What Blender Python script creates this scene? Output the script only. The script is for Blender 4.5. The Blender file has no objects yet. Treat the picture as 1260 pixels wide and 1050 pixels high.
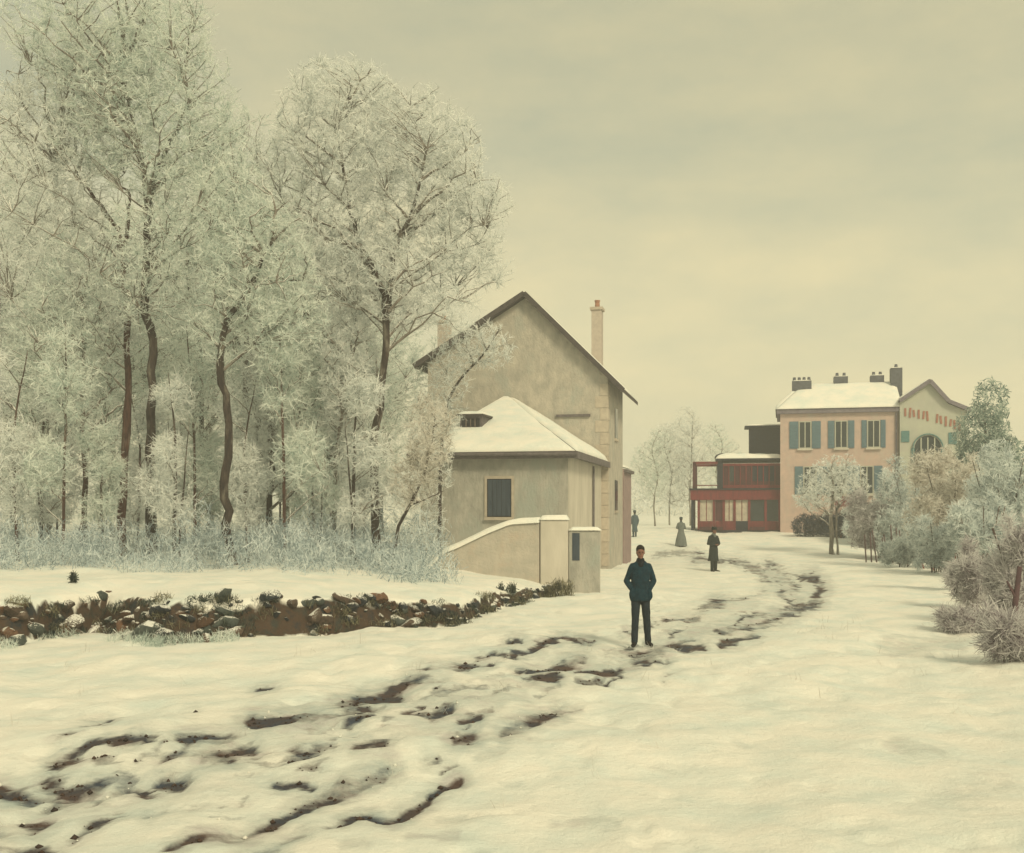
import bpy, bmesh, math, random
import numpy as np
from mathutils import Vector, Matrix

# ------------------------------------------------------------------ camera, sky, sun, exposure
sc = bpy.context.scene
F, CAMH, HOR, CX = 1350.0, 2.27, 632.0, 630.0        # picture geometry: focal length in photo pixels, eye height, horizon row
cam_d = bpy.data.cameras.new('camera'); cam = bpy.data.objects.new('camera', cam_d)
sc.collection.objects.link(cam); sc.camera = cam
cam.location = (0, 0, CAMH); cam.rotation_euler = (math.radians(90), 0, 0)
cam_d.sensor_width = 36.0; cam_d.lens = 36.0 * F / 1260.0
cam_d.shift_y = (HOR - 525.0) / 1260.0
cam_d.clip_end = 9000; cam_d.clip_start = 0.1

SUN_EL, SUN_AZ = math.radians(39), math.radians(152)   # veiled sun behind the viewer's right shoulder
w = bpy.data.worlds.new('World'); sc.world = w; w.use_nodes = True
nt = w.node_tree; nt.nodes.clear()
out = nt.nodes.new('ShaderNodeOutputWorld'); bg = nt.nodes.new('ShaderNodeBackground')
sky = nt.nodes.new('ShaderNodeTexSky'); sky.sky_type = 'NISHITA'; sky.sun_disc = False
sky.sun_elevation = SUN_EL; sky.sun_rotation = SUN_AZ; sky.dust_density = 6.0; sky.air_density = 1.0
tc = nt.nodes.new('ShaderNodeTexCoord')
mp = nt.nodes.new('ShaderNodeMapping'); mp.inputs['Scale'].default_value = (1.0, 1.0, 2.6)
nz = nt.nodes.new('ShaderNodeTexNoise'); nz.inputs['Scale'].default_value = 4.2; nz.inputs['Detail'].default_value = 7; nz.inputs['Roughness'].default_value = .58
ramp = nt.nodes.new('ShaderNodeValToRGB')              # the overcast cloud deck: cool grey-green folds, cream breaks
ramp.color_ramp.elements[0].position = .30; ramp.color_ramp.elements[0].color = (.74, .82, .89, 1)
ramp.color_ramp.elements[1].position = .70; ramp.color_ramp.elements[1].color = (1.09, 1.06, 1.0, 1)
deck = nt.nodes.new('ShaderNodeMix'); deck.data_type = 'RGBA'; deck.inputs[6].default_value = (1.0, .87, .515, 1); deck.inputs[7].default_value = (1.0, .945, .62, 1)
sep = nt.nodes.new('ShaderNodeSeparateXYZ')
mr = nt.nodes.new('ShaderNodeMapRange'); mr.inputs[1].default_value = 0.02; mr.inputs[2].default_value = .50
mr.inputs[3].default_value = 5.75; mr.inputs[4].default_value = 3.6; mr.interpolation_type = 'SMOOTHSTEP'
mul = nt.nodes.new('ShaderNodeVectorMath'); mul.operation = 'SCALE'
mix = nt.nodes.new('ShaderNodeMix'); mix.data_type = 'RGBA'; mix.inputs[0].default_value = .96
bg.inputs['Strength'].default_value = .1
L = nt.links.new
L(tc.outputs['Generated'], mp.inputs[0]); L(mp.outputs[0], nz.inputs['Vector']); L(nz.outputs[0], ramp.inputs[0])
L(tc.outputs['Generated'], sep.inputs[0]); L(sep.outputs[2], mr.inputs[0])
el = nt.nodes.new('ShaderNodeMapRange'); el.inputs[1].default_value = .05; el.inputs[2].default_value = .45; L(sep.outputs[2], el.inputs[0]); L(el.outputs[0], deck.inputs[0])
mq = nt.nodes.new('ShaderNodeMix'); mq.data_type = 'RGBA'; mq.blend_type = 'MULTIPLY'; mq.inputs[0].default_value = 1.0; L(deck.outputs[2], mq.inputs[6]); L(ramp.outputs[0], mq.inputs[7])
L(mq.outputs[2], mul.inputs[0]); L(mr.outputs[0], mul.inputs['Scale'])
L(sky.outputs[0], mix.inputs[6]); L(mul.outputs[0], mix.inputs[7]); L(mix.outputs[2], bg.inputs[0]); L(bg.outputs[0], out.inputs[0])

sd = bpy.data.lights.new('sun', 'SUN'); sun = bpy.data.objects.new('sun', sd); sc.collection.objects.link(sun)
sd.energy = 1.5; sd.angle = math.radians(14); sd.color = (1.0, .86, .55)
sv = Vector((math.sin(SUN_AZ) * math.cos(SUN_EL), math.cos(SUN_AZ) * math.cos(SUN_EL), math.sin(SUN_EL)))
sun.rotation_euler = sv.to_track_quat('Z', 'Y').to_euler(); sun.location = (0, 30, 60)

sc.view_settings.view_transform = 'Standard'; sc.view_settings.look = 'None'
sc.view_settings.exposure = 0.64; sc.view_settings.gamma = 1.0; sc.view_settings.use_curve_mapping = False
sc.cycles.use_denoising = True; sc.cycles.max_bounces = 9; sc.cycles.diffuse_bounces = 7; sc.cycles.transparent_max_bounces = 8
sc.cycles.volume_bounces = 1

# ------------------------------------------------------------------ helpers
COL = sc.collection
rnd = random.Random(75)
def R(d): return math.radians(d)
def at(px, py, z=0.0):
    Y = F * (CAMH - z) / (py - HOR); return (px - CX) / F * Y, Y
def xat(px, Y): return (px - CX) / F * Y

def tag(o, label=None, cat=None, group=None, kind=None):
    if label: o['label'] = label
    if cat: o['category'] = cat
    if group: o['group'] = group
    if kind: o['kind'] = kind
    return o
def empty(name, loc=(0, 0, 0), rz=0.0, parent=None):
    o = bpy.data.objects.new(name, None); COL.objects.link(o); o.location = loc; o.rotation_euler = (0, 0, rz)
    o.empty_display_size = .3
    if parent: o.parent = parent
    return o
def thing(name, label, cat, loc=(0, 0, 0), rz=0.0, group=None):
    return tag(empty(name, loc, rz), label, cat, group)
def mesh(name, verts, faces, mat, parent=None, smooth=False):
    me = bpy.data.meshes.new(name)
    me.from_pydata([tuple(map(float, v)) for v in verts], [], [tuple(int(i) for i in f) for f in faces]); me.update()
    if smooth: me.shade_smooth()
    if mat: me.materials.append(mat)
    o = bpy.data.objects.new(name, me); COL.objects.link(o)
    if parent: o.parent = parent
    return o
def np_mesh(name, V, Q, mat, smooth=False):
    """V (n,3), Q (m,4) quads, fast"""
    me = bpy.data.meshes.new(name); V = np.asarray(V, np.float32); Q = np.asarray(Q, np.int32); k = Q.shape[1]
    me.vertices.add(len(V)); me.vertices.foreach_set('co', V.ravel())
    me.loops.add(Q.size); me.loops.foreach_set('vertex_index', Q.ravel())
    me.polygons.add(len(Q)); me.polygons.foreach_set('loop_start', np.arange(0, Q.size, k, dtype=np.int32))
    me.update(calc_edges=True)
    if smooth: me.shade_smooth()
    if mat: me.materials.append(mat)
    return me
def obj(name, me, parent=None, loc=None, rot=None):
    o = bpy.data.objects.new(name, me); COL.objects.link(o)
    if parent: o.parent = parent
    if loc is not None: o.location = loc
    if rot is not None: o.rotation_euler = rot
    return o
def copy_tree(o, parent=None):
    c = o.copy(); COL.objects.link(c); c.parent = parent
    for ch in list(o.children): copy_tree(ch, c)
    return c

class MB:
    """collects shapes for ONE mesh"""
    def __init__(s): s.v = []; s.f = []
    def add(s, vs, fs):
        b = len(s.v); s.v += [tuple(v) for v in vs]; s.f += [tuple(b + i for i in f) for f in fs]; return s
    def box(s, x0, x1, y0, y1, z0, z1, M=None):
        vs = [(x, y, z) for z in (z0, z1) for y in (y0, y1) for x in (x0, x1)]
        if M is not None: vs = [tuple(M @ Vector(v)) for v in vs]
        return s.add(vs, [(0, 2, 3, 1), (4, 5, 7, 6), (0, 1, 5, 4), (2, 6, 7, 3), (0, 4, 6, 2), (1, 3, 7, 5)])
    def bar(s, a, b, w, h, up=(0, 0, 1)):
        a, b = Vector(a), Vector(b); d = (b - a).normalized(); u = Vector(up)
        sd = d.cross(u).normalized(); u = sd.cross(d)
        q = [(-w / 2, -h / 2), (w / 2, -h / 2), (w / 2, h / 2), (-w / 2, h / 2)]
        vs = [a + sd * i + u * j for i, j in q] + [b + sd * i + u * j for i, j in q]
        return s.add(vs, [(0, 1, 2, 3), (7, 6, 5, 4), (0, 4, 5, 1), (1, 5, 6, 2), (2, 6, 7, 3), (3, 7, 4, 0)])
    def prism(s, poly, y0, y1):
        """polygon in x,z extruded along y"""
        n = len(poly); vs = [(x, y0, z) for x, z in poly] + [(x, y1, z) for x, z in poly]
        return s.add(vs, [tuple(range(n)), tuple(range(2 * n - 1, n - 1, -1))] + [((i + 1) % n, i, n + i, n + (i + 1) % n) for i in range(n)])
    def tube(s, pts, rad, n=8):
        b = len(s.v); pts = [Vector(p) for p in pts]; k = len(pts)
        for i, p in enumerate(pts):
            d = (pts[min(i + 1, k - 1)] - pts[max(i - 1, 0)]).normalized()
            a = d.cross(Vector((0.31, 1, .17))).normalized(); c = d.cross(a)
            r = rad[i] if hasattr(rad, '__len__') else rad
            for j in range(n):
                t = 2 * math.pi * j / n; s.v.append(tuple(p + a * (r * math.cos(t)) + c * (r * math.sin(t))))
        for i in range(k - 1):
            for j in range(n):
                s.f.append((b + i * n + j, b + i * n + (j + 1) % n, b + (i + 1) * n + (j + 1) % n, b + (i + 1) * n + j))
        s.f.append(tuple(b + j for j in range(n))[::-1]); s.f.append(tuple(b + (k - 1) * n + j for j in range(n)))
        return s
    def rings(s, rings, n=16):
        """closed loft of horizontal ellipses (cx,cy,cz,rx,ry)"""
        b = len(s.v)
        for cx, cy, cz, rx, ry in rings:
            for j in range(n):
                t = 2 * math.pi * j / n; s.v.append((cx + rx * math.cos(t), cy + ry * math.sin(t), cz))
        for i in range(len(rings) - 1):
            for j in range(n):
                s.f.append((b + i * n + j, b + i * n + (j + 1) % n, b + (i + 1) * n + (j + 1) % n, b + (i + 1) * n + j))
        s.f.append(tuple(b + j for j in range(n))[::-1]); s.f.append(tuple(b + (len(rings) - 1) * n + j for j in range(n)))
        return s
    def ball(s, c, r, n=12, m=8):
        rx, ry, rz = r if hasattr(r, '__len__') else (r, r, r)
        return s.rings([(c[0], c[1], c[2] - rz * math.cos(math.pi * (i + .25) / (m + .5)), rx * math.sin(math.pi * (i + .25) / (m + .5)), ry * math.sin(math.pi * (i + .25) / (m + .5))) for i in range(m + 1)], n)
    def build(s, name, mat, parent=None, smooth=False, bevel=0.0):
        o = mesh(name, s.v, s.f, mat, parent, smooth)
        if bevel:
            bm_ = o.modifiers.new('bevel', 'BEVEL'); bm_.width = bevel; bm_.segments = 2; bm_.limit_method = 'ANGLE'
        return o

# ---- numpy value noise
def _h(i, j, s):
    n = (i.astype(np.int64) * 374761393 + j.astype(np.int64) * 668265263 + s * 1274126177) & 0xffffffff
    n = ((n ^ (n >> 13)) * 1274126177) & 0xffffffff
    return ((n ^ (n >> 16)) & 0xffff) / 65535.0
def vn(x, y, s=0):
    i, j = np.floor(x), np.floor(y); u, v = x - i, y - j; u = u * u * (3 - 2 * u); v = v * v * (3 - 2 * v)
    return (_h(i, j, s) * (1 - u) + _h(i + 1, j, s) * u) * (1 - v) + (_h(i, j + 1, s) * (1 - u) + _h(i + 1, j + 1, s) * u) * v
def fbm(x, y, s=0, o=4, g=.5):
    t, a, n = 0, 1, 0
    for k in range(o): t = t + a * vn(x, y, s + k * 7); n += a; x, y, a = x * 2.03 + 3.1, y * 2.03 - 1.7, a * g
    return t / n
def ss(a, b, x):
    t = np.clip((x - a) / (b - a), 0, 1); return t * t * (3 - 2 * t)

# ------------------------------------------------------------------ materials
def new_mat(name):
    m = bpy.data.materials.new(name); m.use_nodes = True
    return m, m.node_tree, m.node_tree.nodes['Principled BSDF']
def nnode(t, kind, **kw):
    n = t.nodes.new(kind)
    for k, v in kw.items(): n.inputs[k].default_value = v
    return n
def mat(name, c1, c2=None, scale=6.0, rough=.85, bump=.0, bscale=30.0, stretch=(1, 1, 1), c3=None, snow=0.0, bdist=.02, vary=.0):
    """noise-mottled paint, plaster, wood or cloth; snow = amount lying on upward faces"""
    m, t, b = new_mat(name); b.inputs['Roughness'].default_value = rough
    try: b.inputs['Specular IOR Level'].default_value = .25
    except KeyError: pass
    c2 = c2 or tuple(x * .75 for x in c1)
    tcn = t.nodes.new('ShaderNodeTexCoord'); mpn = t.nodes.new('ShaderNodeMapping'); mpn.inputs['Scale'].default_value = stretch
    t.links.new(tcn.outputs['Object'], mpn.inputs[0])
    n = nnode(t, 'ShaderNodeTexNoise', Scale=scale, Detail=6.0, Roughness=.62); t.links.new(mpn.outputs[0], n.inputs['Vector'])
    r = t.nodes.new('ShaderNodeValToRGB'); t.links.new(n.outputs[0], r.inputs[0])
    r.color_ramp.elements[0].position = .34; r.color_ramp.elements[0].color = (*c2, 1)
    r.color_ramp.elements[1].position = .66; r.color_ramp.elements[1].color = (*c1, 1)
    colour = r.outputs[0]
    if c3:
        n3 = nnode(t, 'ShaderNodeTexNoise', Scale=scale * .33, Detail=5.0, Roughness=.7); t.links.new(mpn.outputs[0], n3.inputs['Vector'])
        r3 = t.nodes.new('ShaderNodeMapRange'); r3.inputs[1].default_value = .52; r3.inputs[2].default_value = .68; t.links.new(n3.outputs[0], r3.inputs[0])
        x = t.nodes.new('ShaderNodeMix'); x.data_type = 'RGBA'; t.links.new(r3.outputs[0], x.inputs[0]); t.links.new(colour, x.inputs[6]); x.inputs[7].default_value = (*c3, 1); colour = x.outputs[2]
    if vary:
        oi = t.nodes.new('ShaderNodeObjectInfo'); hs = t.nodes.new('ShaderNodeHueSaturation')
        v = t.nodes.new('ShaderNodeMapRange'); v.inputs[3].default_value = 1 - vary; v.inputs[4].default_value = 1 + vary
        t.links.new(oi.outputs['Random'], v.inputs[0]); t.links.new(v.outputs[0], hs.inputs['Value']); t.links.new(colour, hs.inputs['Color']); colour = hs.outputs[0]
    if snow:
        g = t.nodes.new('ShaderNodeNewGeometry'); sp = t.nodes.new('ShaderNodeSeparateXYZ'); t.links.new(g.outputs['Normal'], sp.inputs[0])
        ns = nnode(t, 'ShaderNodeTexNoise', Scale=9.0, Detail=3.0); t.links.new(tcn.outputs['Object'], ns.inputs['Vector'])
        ad = t.nodes.new('ShaderNodeMath'); ad.operation = 'ADD'; t.links.new(sp.outputs[2], ad.inputs[0]); t.links.new(ns.outputs[0], ad.inputs[1])
        rs = t.nodes.new('ShaderNodeMapRange'); rs.inputs[1].default_value = 1.25 - snow; rs.inputs[2].default_value = 1.4 - snow; t.links.new(ad.outputs[0], rs.inputs[0])
        x = t.nodes.new('ShaderNodeMix'); x.data_type = 'RGBA'; t.links.new(rs.outputs[0], x.inputs[0]); t.links.new(colour, x.inputs[6]); x.inputs[7].default_value = (.82, .82, .80, 1); colour = x.outputs[2]
    t.links.new(colour, b.inputs['Base Color'])
    if bump:
        nb = nnode(t, 'ShaderNodeTexNoise', Scale=bscale, Detail=5.0, Roughness=.65); t.links.new(mpn.outputs[0], nb.inputs['Vector'])
        bp = nnode(t, 'ShaderNodeBump', Strength=bump, Distance=bdist); t.links.new(nb.outputs[0], bp.inputs['Height']); t.links.new(bp.outputs[0], b.inputs['Normal'])
    return m

def snow_mat(name, ground=False):
    m, t, b = new_mat(name); b.inputs['Roughness'].default_value = .75
    b.inputs['Specular IOR Level'].default_value = .2
    tcn = t.nodes.new('ShaderNodeTexCoord')
    n = nnode(t, 'ShaderNodeTexNoise', Scale=1.1, Detail=8.0, Roughness=.62); t.links.new(tcn.outputs['Object'], n.inputs['Vector'])
    r = t.nodes.new('ShaderNodeValToRGB'); t.links.new(n.outputs[0], r.inputs[0])
    r.color_ramp.elements[0].position = .32; r.color_ramp.elements[0].color = (.73, .79, .77, 1)
    r.color_ramp.elements[1].position = .6; r.color_ramp.elements[1].color = (.90, .875, .825, 1)
    colour = r.outputs[0]
    nb = nnode(t, 'ShaderNodeTexNoise', Scale=7.0, Detail=9.0, Roughness=.7); t.links.new(tcn.outputs['Object'], nb.inputs['Vector'])
    height = nb.outputs[0]
    if ground:
        def layer(attr, lo, hi, nscale, namp, ca, cb, cc):
            nonlocal colour
            a = t.nodes.new('ShaderNodeAttribute'); a.attribute_name = attr
            nn = nnode(t, 'ShaderNodeTexNoise', Scale=nscale, Detail=8.0, Roughness=.72); t.links.new(tcn.outputs['Object'], nn.inputs['Vector'])
            ma = t.nodes.new('ShaderNodeMath'); ma.operation = 'MULTIPLY_ADD'; t.links.new(nn.outputs[0], ma.inputs[0]); ma.inputs[1].default_value = namp; t.links.new(a.outputs['Fac'], ma.inputs[2])
            rg = t.nodes.new('ShaderNodeMapRange'); rg.inputs[1].default_value = lo; rg.inputs[2].default_value = hi; t.links.new(ma.outputs[0], rg.inputs[0])
            nc = nnode(t, 'ShaderNodeTexNoise', Scale=1.7, Detail=7.0, Roughness=.7); t.links.new(tcn.outputs['Object'], nc.inputs['Vector'])
            rc = t.nodes.new('ShaderNodeValToRGB'); t.links.new(nc.outputs[0], rc.inputs[0])
            e = rc.color_ramp.elements; e[0].position = .38; e[0].color = (*ca, 1); e[1].position = .62; e[1].color = (*cc, 1)
            k = e.new(.5); k.color = (*cb, 1)
            x = t.nodes.new('ShaderNodeMix'); x.data_type = 'RGBA'; t.links.new(rg.outputs[0], x.inputs[0]); t.links.new(colour, x.inputs[6]); t.links.new(rc.outputs[0], x.inputs[7]); colour = x.outputs[2]
            return rg.outputs[0]
        layer('slush_shade', .55, 1.25, 7.0, .7, (.38, .45, .46), (.50, .53, .51), (.44, .41, .43))  # slush colour also carries the painted shade of dents
        layer('earth', .75, 1.05, 5.0, .55, (.028, .034, .042), (.082, .052, .037), (.045, .047, .042))
        mk = layer('mud', .64, 1.16, 8.0, .85, (.058, .072, .105), (.068, .060, .070), (.105, .070, .064))
    t.links.new(colour, b.inputs['Base Color'])
    bp = nnode(t, 'ShaderNodeBump', Strength=.6, Distance=.07); t.links.new(height, bp.inputs['Height']); t.links.new(bp.outputs[0], b.inputs['Normal'])
    return m

M = {}
M['ground'] = snow_mat('snow_ground', True)
M['snow'] = snow_mat('snow')
M['bark'] = mat('dark_bark', (.070, .052, .046), (.026, .022, .024), 14, .9, 1.0, 22, (1, 1, .22), c3=(.20, .18, .155), bdist=.05)
M['bark_red'] = mat('reddish_bark', (.11, .055, .045), (.045, .027, .026), 14, .9, 1.0, 22, (1, 1, .22), c3=(.22, .18, .155), bdist=.05)
M['bark_grey'] = mat('grey_bark', (.24, .22, .19), (.10, .09, .085), 12, .9, .9, 24, (1, 1, .22), c3=(.5, .48, .44), bdist=.04)
M['branch'] = mat('frosted_branch', (.28, .25, .225), (.085, .075, .07), 3, .9, .3, 30, snow=.36)

def frost_mat(name, dark, mid, pale, lo=.33, hi=.62, sc_=1.5):
    m, t, b = new_mat(name); b.inputs['Roughness'].default_value = .8; b.inputs['Specular IOR Level'].default_value = .1
    tcn = t.nodes.new('ShaderNodeTexCoord')
    n = nnode(t, 'ShaderNodeTexNoise', Scale=sc_, Detail=4.0, Roughness=.75); t.links.new(tcn.outputs['Object'], n.inputs['Vector'])
    g = t.nodes.new('ShaderNodeAttribute'); g.attribute_name = 'tone'
    ma = t.nodes.new('ShaderNodeMath'); ma.operation = 'MULTIPLY_ADD'; t.links.new(g.outputs['Fac'], ma.inputs[0]); ma.inputs[1].default_value = .45; t.links.new(n.outputs[0], ma.inputs[2])
    sb = t.nodes.new('ShaderNodeMath'); sb.operation = 'SUBTRACT'; t.links.new(ma.outputs[0], sb.inputs[0]); sb.inputs[1].default_value = .22
    r = t.nodes.new('ShaderNodeValToRGB'); t.links.new(sb.outputs[0], r.inputs[0])
    e = r.color_ramp.elements; e[0].position = lo; e[0].color = (*dark, 1); e[1].position = hi; e[1].color = (*pale, 1); k = e.new((lo + hi) / 2); k.color = (*mid, 1)
    t.links.new(r.outputs[0], b.inputs['Base Color'])
    tr = t.nodes.new('ShaderNodeBsdfTranslucent'); t.links.new(r.outputs[0], tr.inputs['Color'])
    mx = t.nodes.new('ShaderNodeMixShader'); mx.inputs[0].default_value = .45
    o = t.nodes['Material Output']; t.links.new(b.outputs[0], mx.inputs[1]); t.links.new(tr.outputs[0], mx.inputs[2]); t.links.new(mx.outputs[0], o.inputs['Surface'])
    return m
M['frost'] = frost_mat('hoar_frost', (.42, .45, .44), (.77, .82, .83), (.93, .94, .93))
M['frost_green'] = frost_mat('hoar_frost_on_moss', (.33, .41, .39), (.68, .77, .75), (.90, .93, .90))
M['frost_brown'] = frost_mat('frost_on_brown_twigs', (.34, .30, .26), (.66, .63, .58), (.86, .84, .81))
M['scrub'] = frost_mat('frosted_scrub', (.22, .28, .32), (.54, .63, .68), (.84, .89, .91))
M['mauve'] = frost_mat('frosted_mauve_twigs', (.20, .15, .18), (.46, .43, .47), (.76, .75, .76))
M['shrub_grey'] = frost_mat('frosted_grey_shrub', (.22, .27, .29), (.54, .61, .63), (.84, .88, .88))
M['evergreen'] = frost_mat('frosted_evergreen', (.09, .15, .15), (.22, .33, .31), (.52, .60, .55))
M['hedge'] = frost_mat('dark_hedge', (.010, .016, .034), (.024, .040, .075), (.08, .11, .16))
M['deadgrass'] = frost_mat('dead_grass', (.05, .06, .045), (.13, .12, .08), (.34, .32, .22))
M['darkscrub'] = frost_mat('dark_scrub', (.015, .025, .03), (.04, .065, .065), (.13, .15, .12))

# ------------------------------------------------------------------ ground (one sheet, to the horizon)
BANK = [at(*p) for p in ((-120, 802), (10, 797), (120, 780), (200, 795), (330, 790), (400, 781), (480, 772), (560, 770), (620, 748), (690, 730))]
BX = np.array([-400, -60, -30] + [p[0] for p in BANK] + [2.1, 3.0, 6.0]); BY = np.array([16, 16, 17.5] + [p[1] for p in BANK] + [40, 70, 400])
def base_h(x, y):
    z = 1.2 * ss(54, 76, y) + .9 * ss(80, 260, y)
    yb = np.interp(x, BX, BY) + .5 * (fbm(x * 1.3, y * 0 + 2, 5, 3) - .5)
    hb = np.interp(x, [-30, -9, -4, -2, -.6, .3, 1.4, 3], [.95, .9, .85, .62, .5, .38, .16, .05])
    t = y - yb
    z = z + hb * (.80 * ss(0, .55, t) + .20 * ss(.4, 3.0, t)) + .25 * ss(3, 25, t) * ss(1.5, -2, x)
    z = z + .22 * ss(6.5, 11, x) * ss(30, 12, y) * ss(6, 9, x - 0.02 * y)         # right-hand verge
    return z, t
STEPS = [(2.12 + .062 * k + (.10 if k % 2 else -.10) + .012 * k * k * .3, 18.95 + .62 * k) for k in range(1, 20)] + [(2.0 + (.1 if k % 2 else -.1) - .10 * k, 18.5 - .5 * k) for k in range(0)]
def prints(x, y):
    d = np.zeros_like(x)
    for sx, sy in STEPS:
        sel = np.where((np.abs(x - sx) < .4) & (np.abs(y - sy) < .5))[0]
        if len(sel): r = np.hypot((x[sel] - sx) / .085, (y[sel] - sy) / .17); d[sel] += -.06 * ss(1.15, .6, r) + .018 * np.exp(-((r - 1.6) / .4) ** 2)
    return d
def rough_h(x, y):
    d = 1 - .75 * ss(80, 200, y)
    track = np.exp(-(((y - (14.5 + .45 * x + .02 * x * x)) / 4.0) ** 2))
    foot = ss(.66, .74, fbm(x * 3.1, y * 2.6, 91, 2)) * ss(.35, .6, fbm(x * .5, y * .4, 95, 2)) * ss(60, 25, y)
    return -.035 * foot + d * (.30 * (fbm(x * .35, y * .35, 11, 4) - .5) + .09 * (fbm(x * 1.1, y * .8, 15, 3) - .5) + (.05 + .07 * track) * (fbm(x * 2.1, y * 1.7, 21, 4, .55) - .5))

MUD = [  # dark streaks in the trodden snow: points along the streak, thickness, strength
 ([(312, 893), (345, 890), (385, 885)], 15, 1), ([(395, 886), (425, 886), (448, 880)], 10, .9), ([(420, 870), (445, 859), (470, 855), (487, 857)], 13, 1),
 ([(428, 877), (452, 876)], 12, 1), ([(478, 848), (497, 842)], 10, .9), ([(505, 838), (540, 842)], 11, .7), ([(525, 826), (550, 823)], 8, .6), ([(560, 824), (582, 822)], 7, .8),
 ([(590, 813), (612, 806), (632, 811)], 5, .7), ([(632, 808), (690, 788), (728, 791)], 6, .85), ([(655, 825), (690, 822)], 9, .9), ([(660, 838), (683, 838)], 11, .95), ([(682, 818), (716, 812)], 9, .9),
 ([(712, 825), (740, 827), (766, 822)], 8, .9), ([(783, 809), (812, 802)], 14, .9), ([(815, 795), (836, 793)], 8, .8), ([(838, 797), (862, 797)], 6, .8), ([(745, 805), (775, 803)], 6, .6),
 ([(620, 905), (640, 899), (660, 891), (686, 878)], 12, .9), ([(500, 880), (525, 884), (531, 894)], 8, .7), ([(535, 880), (553, 876)], 12, .8), ([(568, 892), (590, 890)], 9, 1), ([(560, 915), (584, 911)], 10, .95),
 ([(440, 925), (472, 920)], 13, .75), ([(362, 927), (386, 925)], 13, .7), ([(398, 925), (410, 922)], 10, .5), ([(388, 976), (420, 966), (450, 957), (480, 944)], 10, .95), ([(520, 938), (545, 935)], 6, .6),
 ([(425, 1003), (450, 993), (482, 998), (512, 985), (540, 963), (567, 951)], 10, .9), ([(395, 1013), (425, 1004)], 8, .5), ([(205, 1043), (232, 1026), (300, 1019), (335, 1003), (388, 977)], 9, .85),
 ([(298, 1044), (342, 1038)], 14, .8), ([(350, 1026), (372, 1019)], 9, .8), ([(65, 936), (92, 930)], 11, .8), ([(70, 915), (92, 907)], 8, .6), ([(92, 926), (112, 920), (140, 916), (187, 915)], 7, .8),
 ([(58, 953), (85, 963), (120, 955)], 13, .9), ([(-30, 960), (30, 962)], 15, .9), ([(148, 958), (182, 966)], 12, .85), ([(200, 955), (223, 955)], 14, .8), ([(110, 935), (143, 934)], 6, .5),
 ([(200, 930), (240, 925)], 8, .7), ([(225, 914), (250, 911), (280, 914)], 12, .85), ([(255, 929), (279, 932)], 17, .9), ([(290, 925), (312, 922)], 12, .85), ([(38, 1003), (56, 999)], 15, .85),
 ([(28, 1032), (56, 1030)], 15, .8), ([(118, 973), (122, 972)], 8, .9), ([(85, 1020), (110, 1010), (135, 996)], 7, .6), ([(148, 988), (152, 992)], 7, .7), ([(180, 998), (188, 993)], 9, .7), ([(203, 990), (208, 989)], 8, .6),
 ([(228, 988), (240, 986)], 7, .6), ([(268, 985), (275, 982)], 7, .5), ([(296, 979), (301, 976)], 7, .5), ([(372, 948), (395, 945)], 8, .5),
 ([(885, 793), (928, 784)], 7, .75), ([(885, 777), (930, 771), (970, 757), (1008, 741)], 9, .7), ([(968, 748), (990, 743)], 6, .7), ([(985, 709), (1000, 703)], 6, .8), ([(990, 708), (1006, 714), (1012, 722), (1002, 734), (1000, 738)], 9, .8),
 ([(848, 764), (868, 748), (890, 742)], 12, .55), ([(880, 738), (890, 742)], 9, .8), ([(890, 742), (920, 735), (940, 722)], 6, .5), ([(818, 766), (842, 763)], 7, .7), ([(908, 688), (925, 700), (936, 703)], 7, .55), ([(945, 690), (962, 702), (980, 722)], 7, .5),
 ([(805, 685), (830, 678), (850, 682)], 9, .5), ([(855, 688), (872, 689), (884, 690)], 8, .7), ([(540, 858), (575, 852), (600, 850)], 7, .45), ([(575, 868), (585, 864)], 7, .6), ([(600, 835), (640, 830)], 8, .35)]
SLUSH_SHADE = [([(520, 870), (640, 862)], 26, .55), ([(600, 845), (660, 842)], 16, .5), ([(490, 905), (540, 900)], 22, .5), ([(940, 700), (985, 735), (975, 748), (900, 770), (830, 790)], 18, .7), ([(860, 770), (930, 740), (955, 715)], 20, .45),  # grey-green slush and dents, with the shade in them put into colour
 ([(590, 930), (620, 928)], 12, .5), ([(540, 998), (570, 995)], 12, .45), ([(500, 1022), (560, 1018)], 14, .5), ([(420, 1035), (450, 1030)], 14, .5), ([(620, 955), (650, 955)], 10, .4), ([(680, 1000), (760, 1005)], 16, .4), ([(560, 1040), (600, 1035)], 12, .35),
 ([(1090, 912), (1160, 920)], 14, .5), ([(1150, 975), (1230, 960)], 40, .35), ([(1090, 795), (1180, 790)], 26, .5), ([(800, 940), (850, 938)], 12, .3), ([(900, 910), (912, 915)], 16, .35), ([(730, 880), (780, 878)], 10, .25),
 ([(40, 880), (200, 890)], 30, .22), ([(60, 990), (320, 960)], 40, .35), ([(350, 925), (560, 880)], 40, .35), ([(660, 815), (800, 800)], 20, .4), ([(700, 690), (760, 700)], 8, .4)]
gd = random.Random(19)                                   # many short scuffs between the long streaks
TRK = [(-20, 985), (120, 955), (280, 930), (430, 905), (560, 868), (680, 826), (800, 800), (900, 775), (985, 742), (975, 712), (930, 694), (860, 684)]
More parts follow.
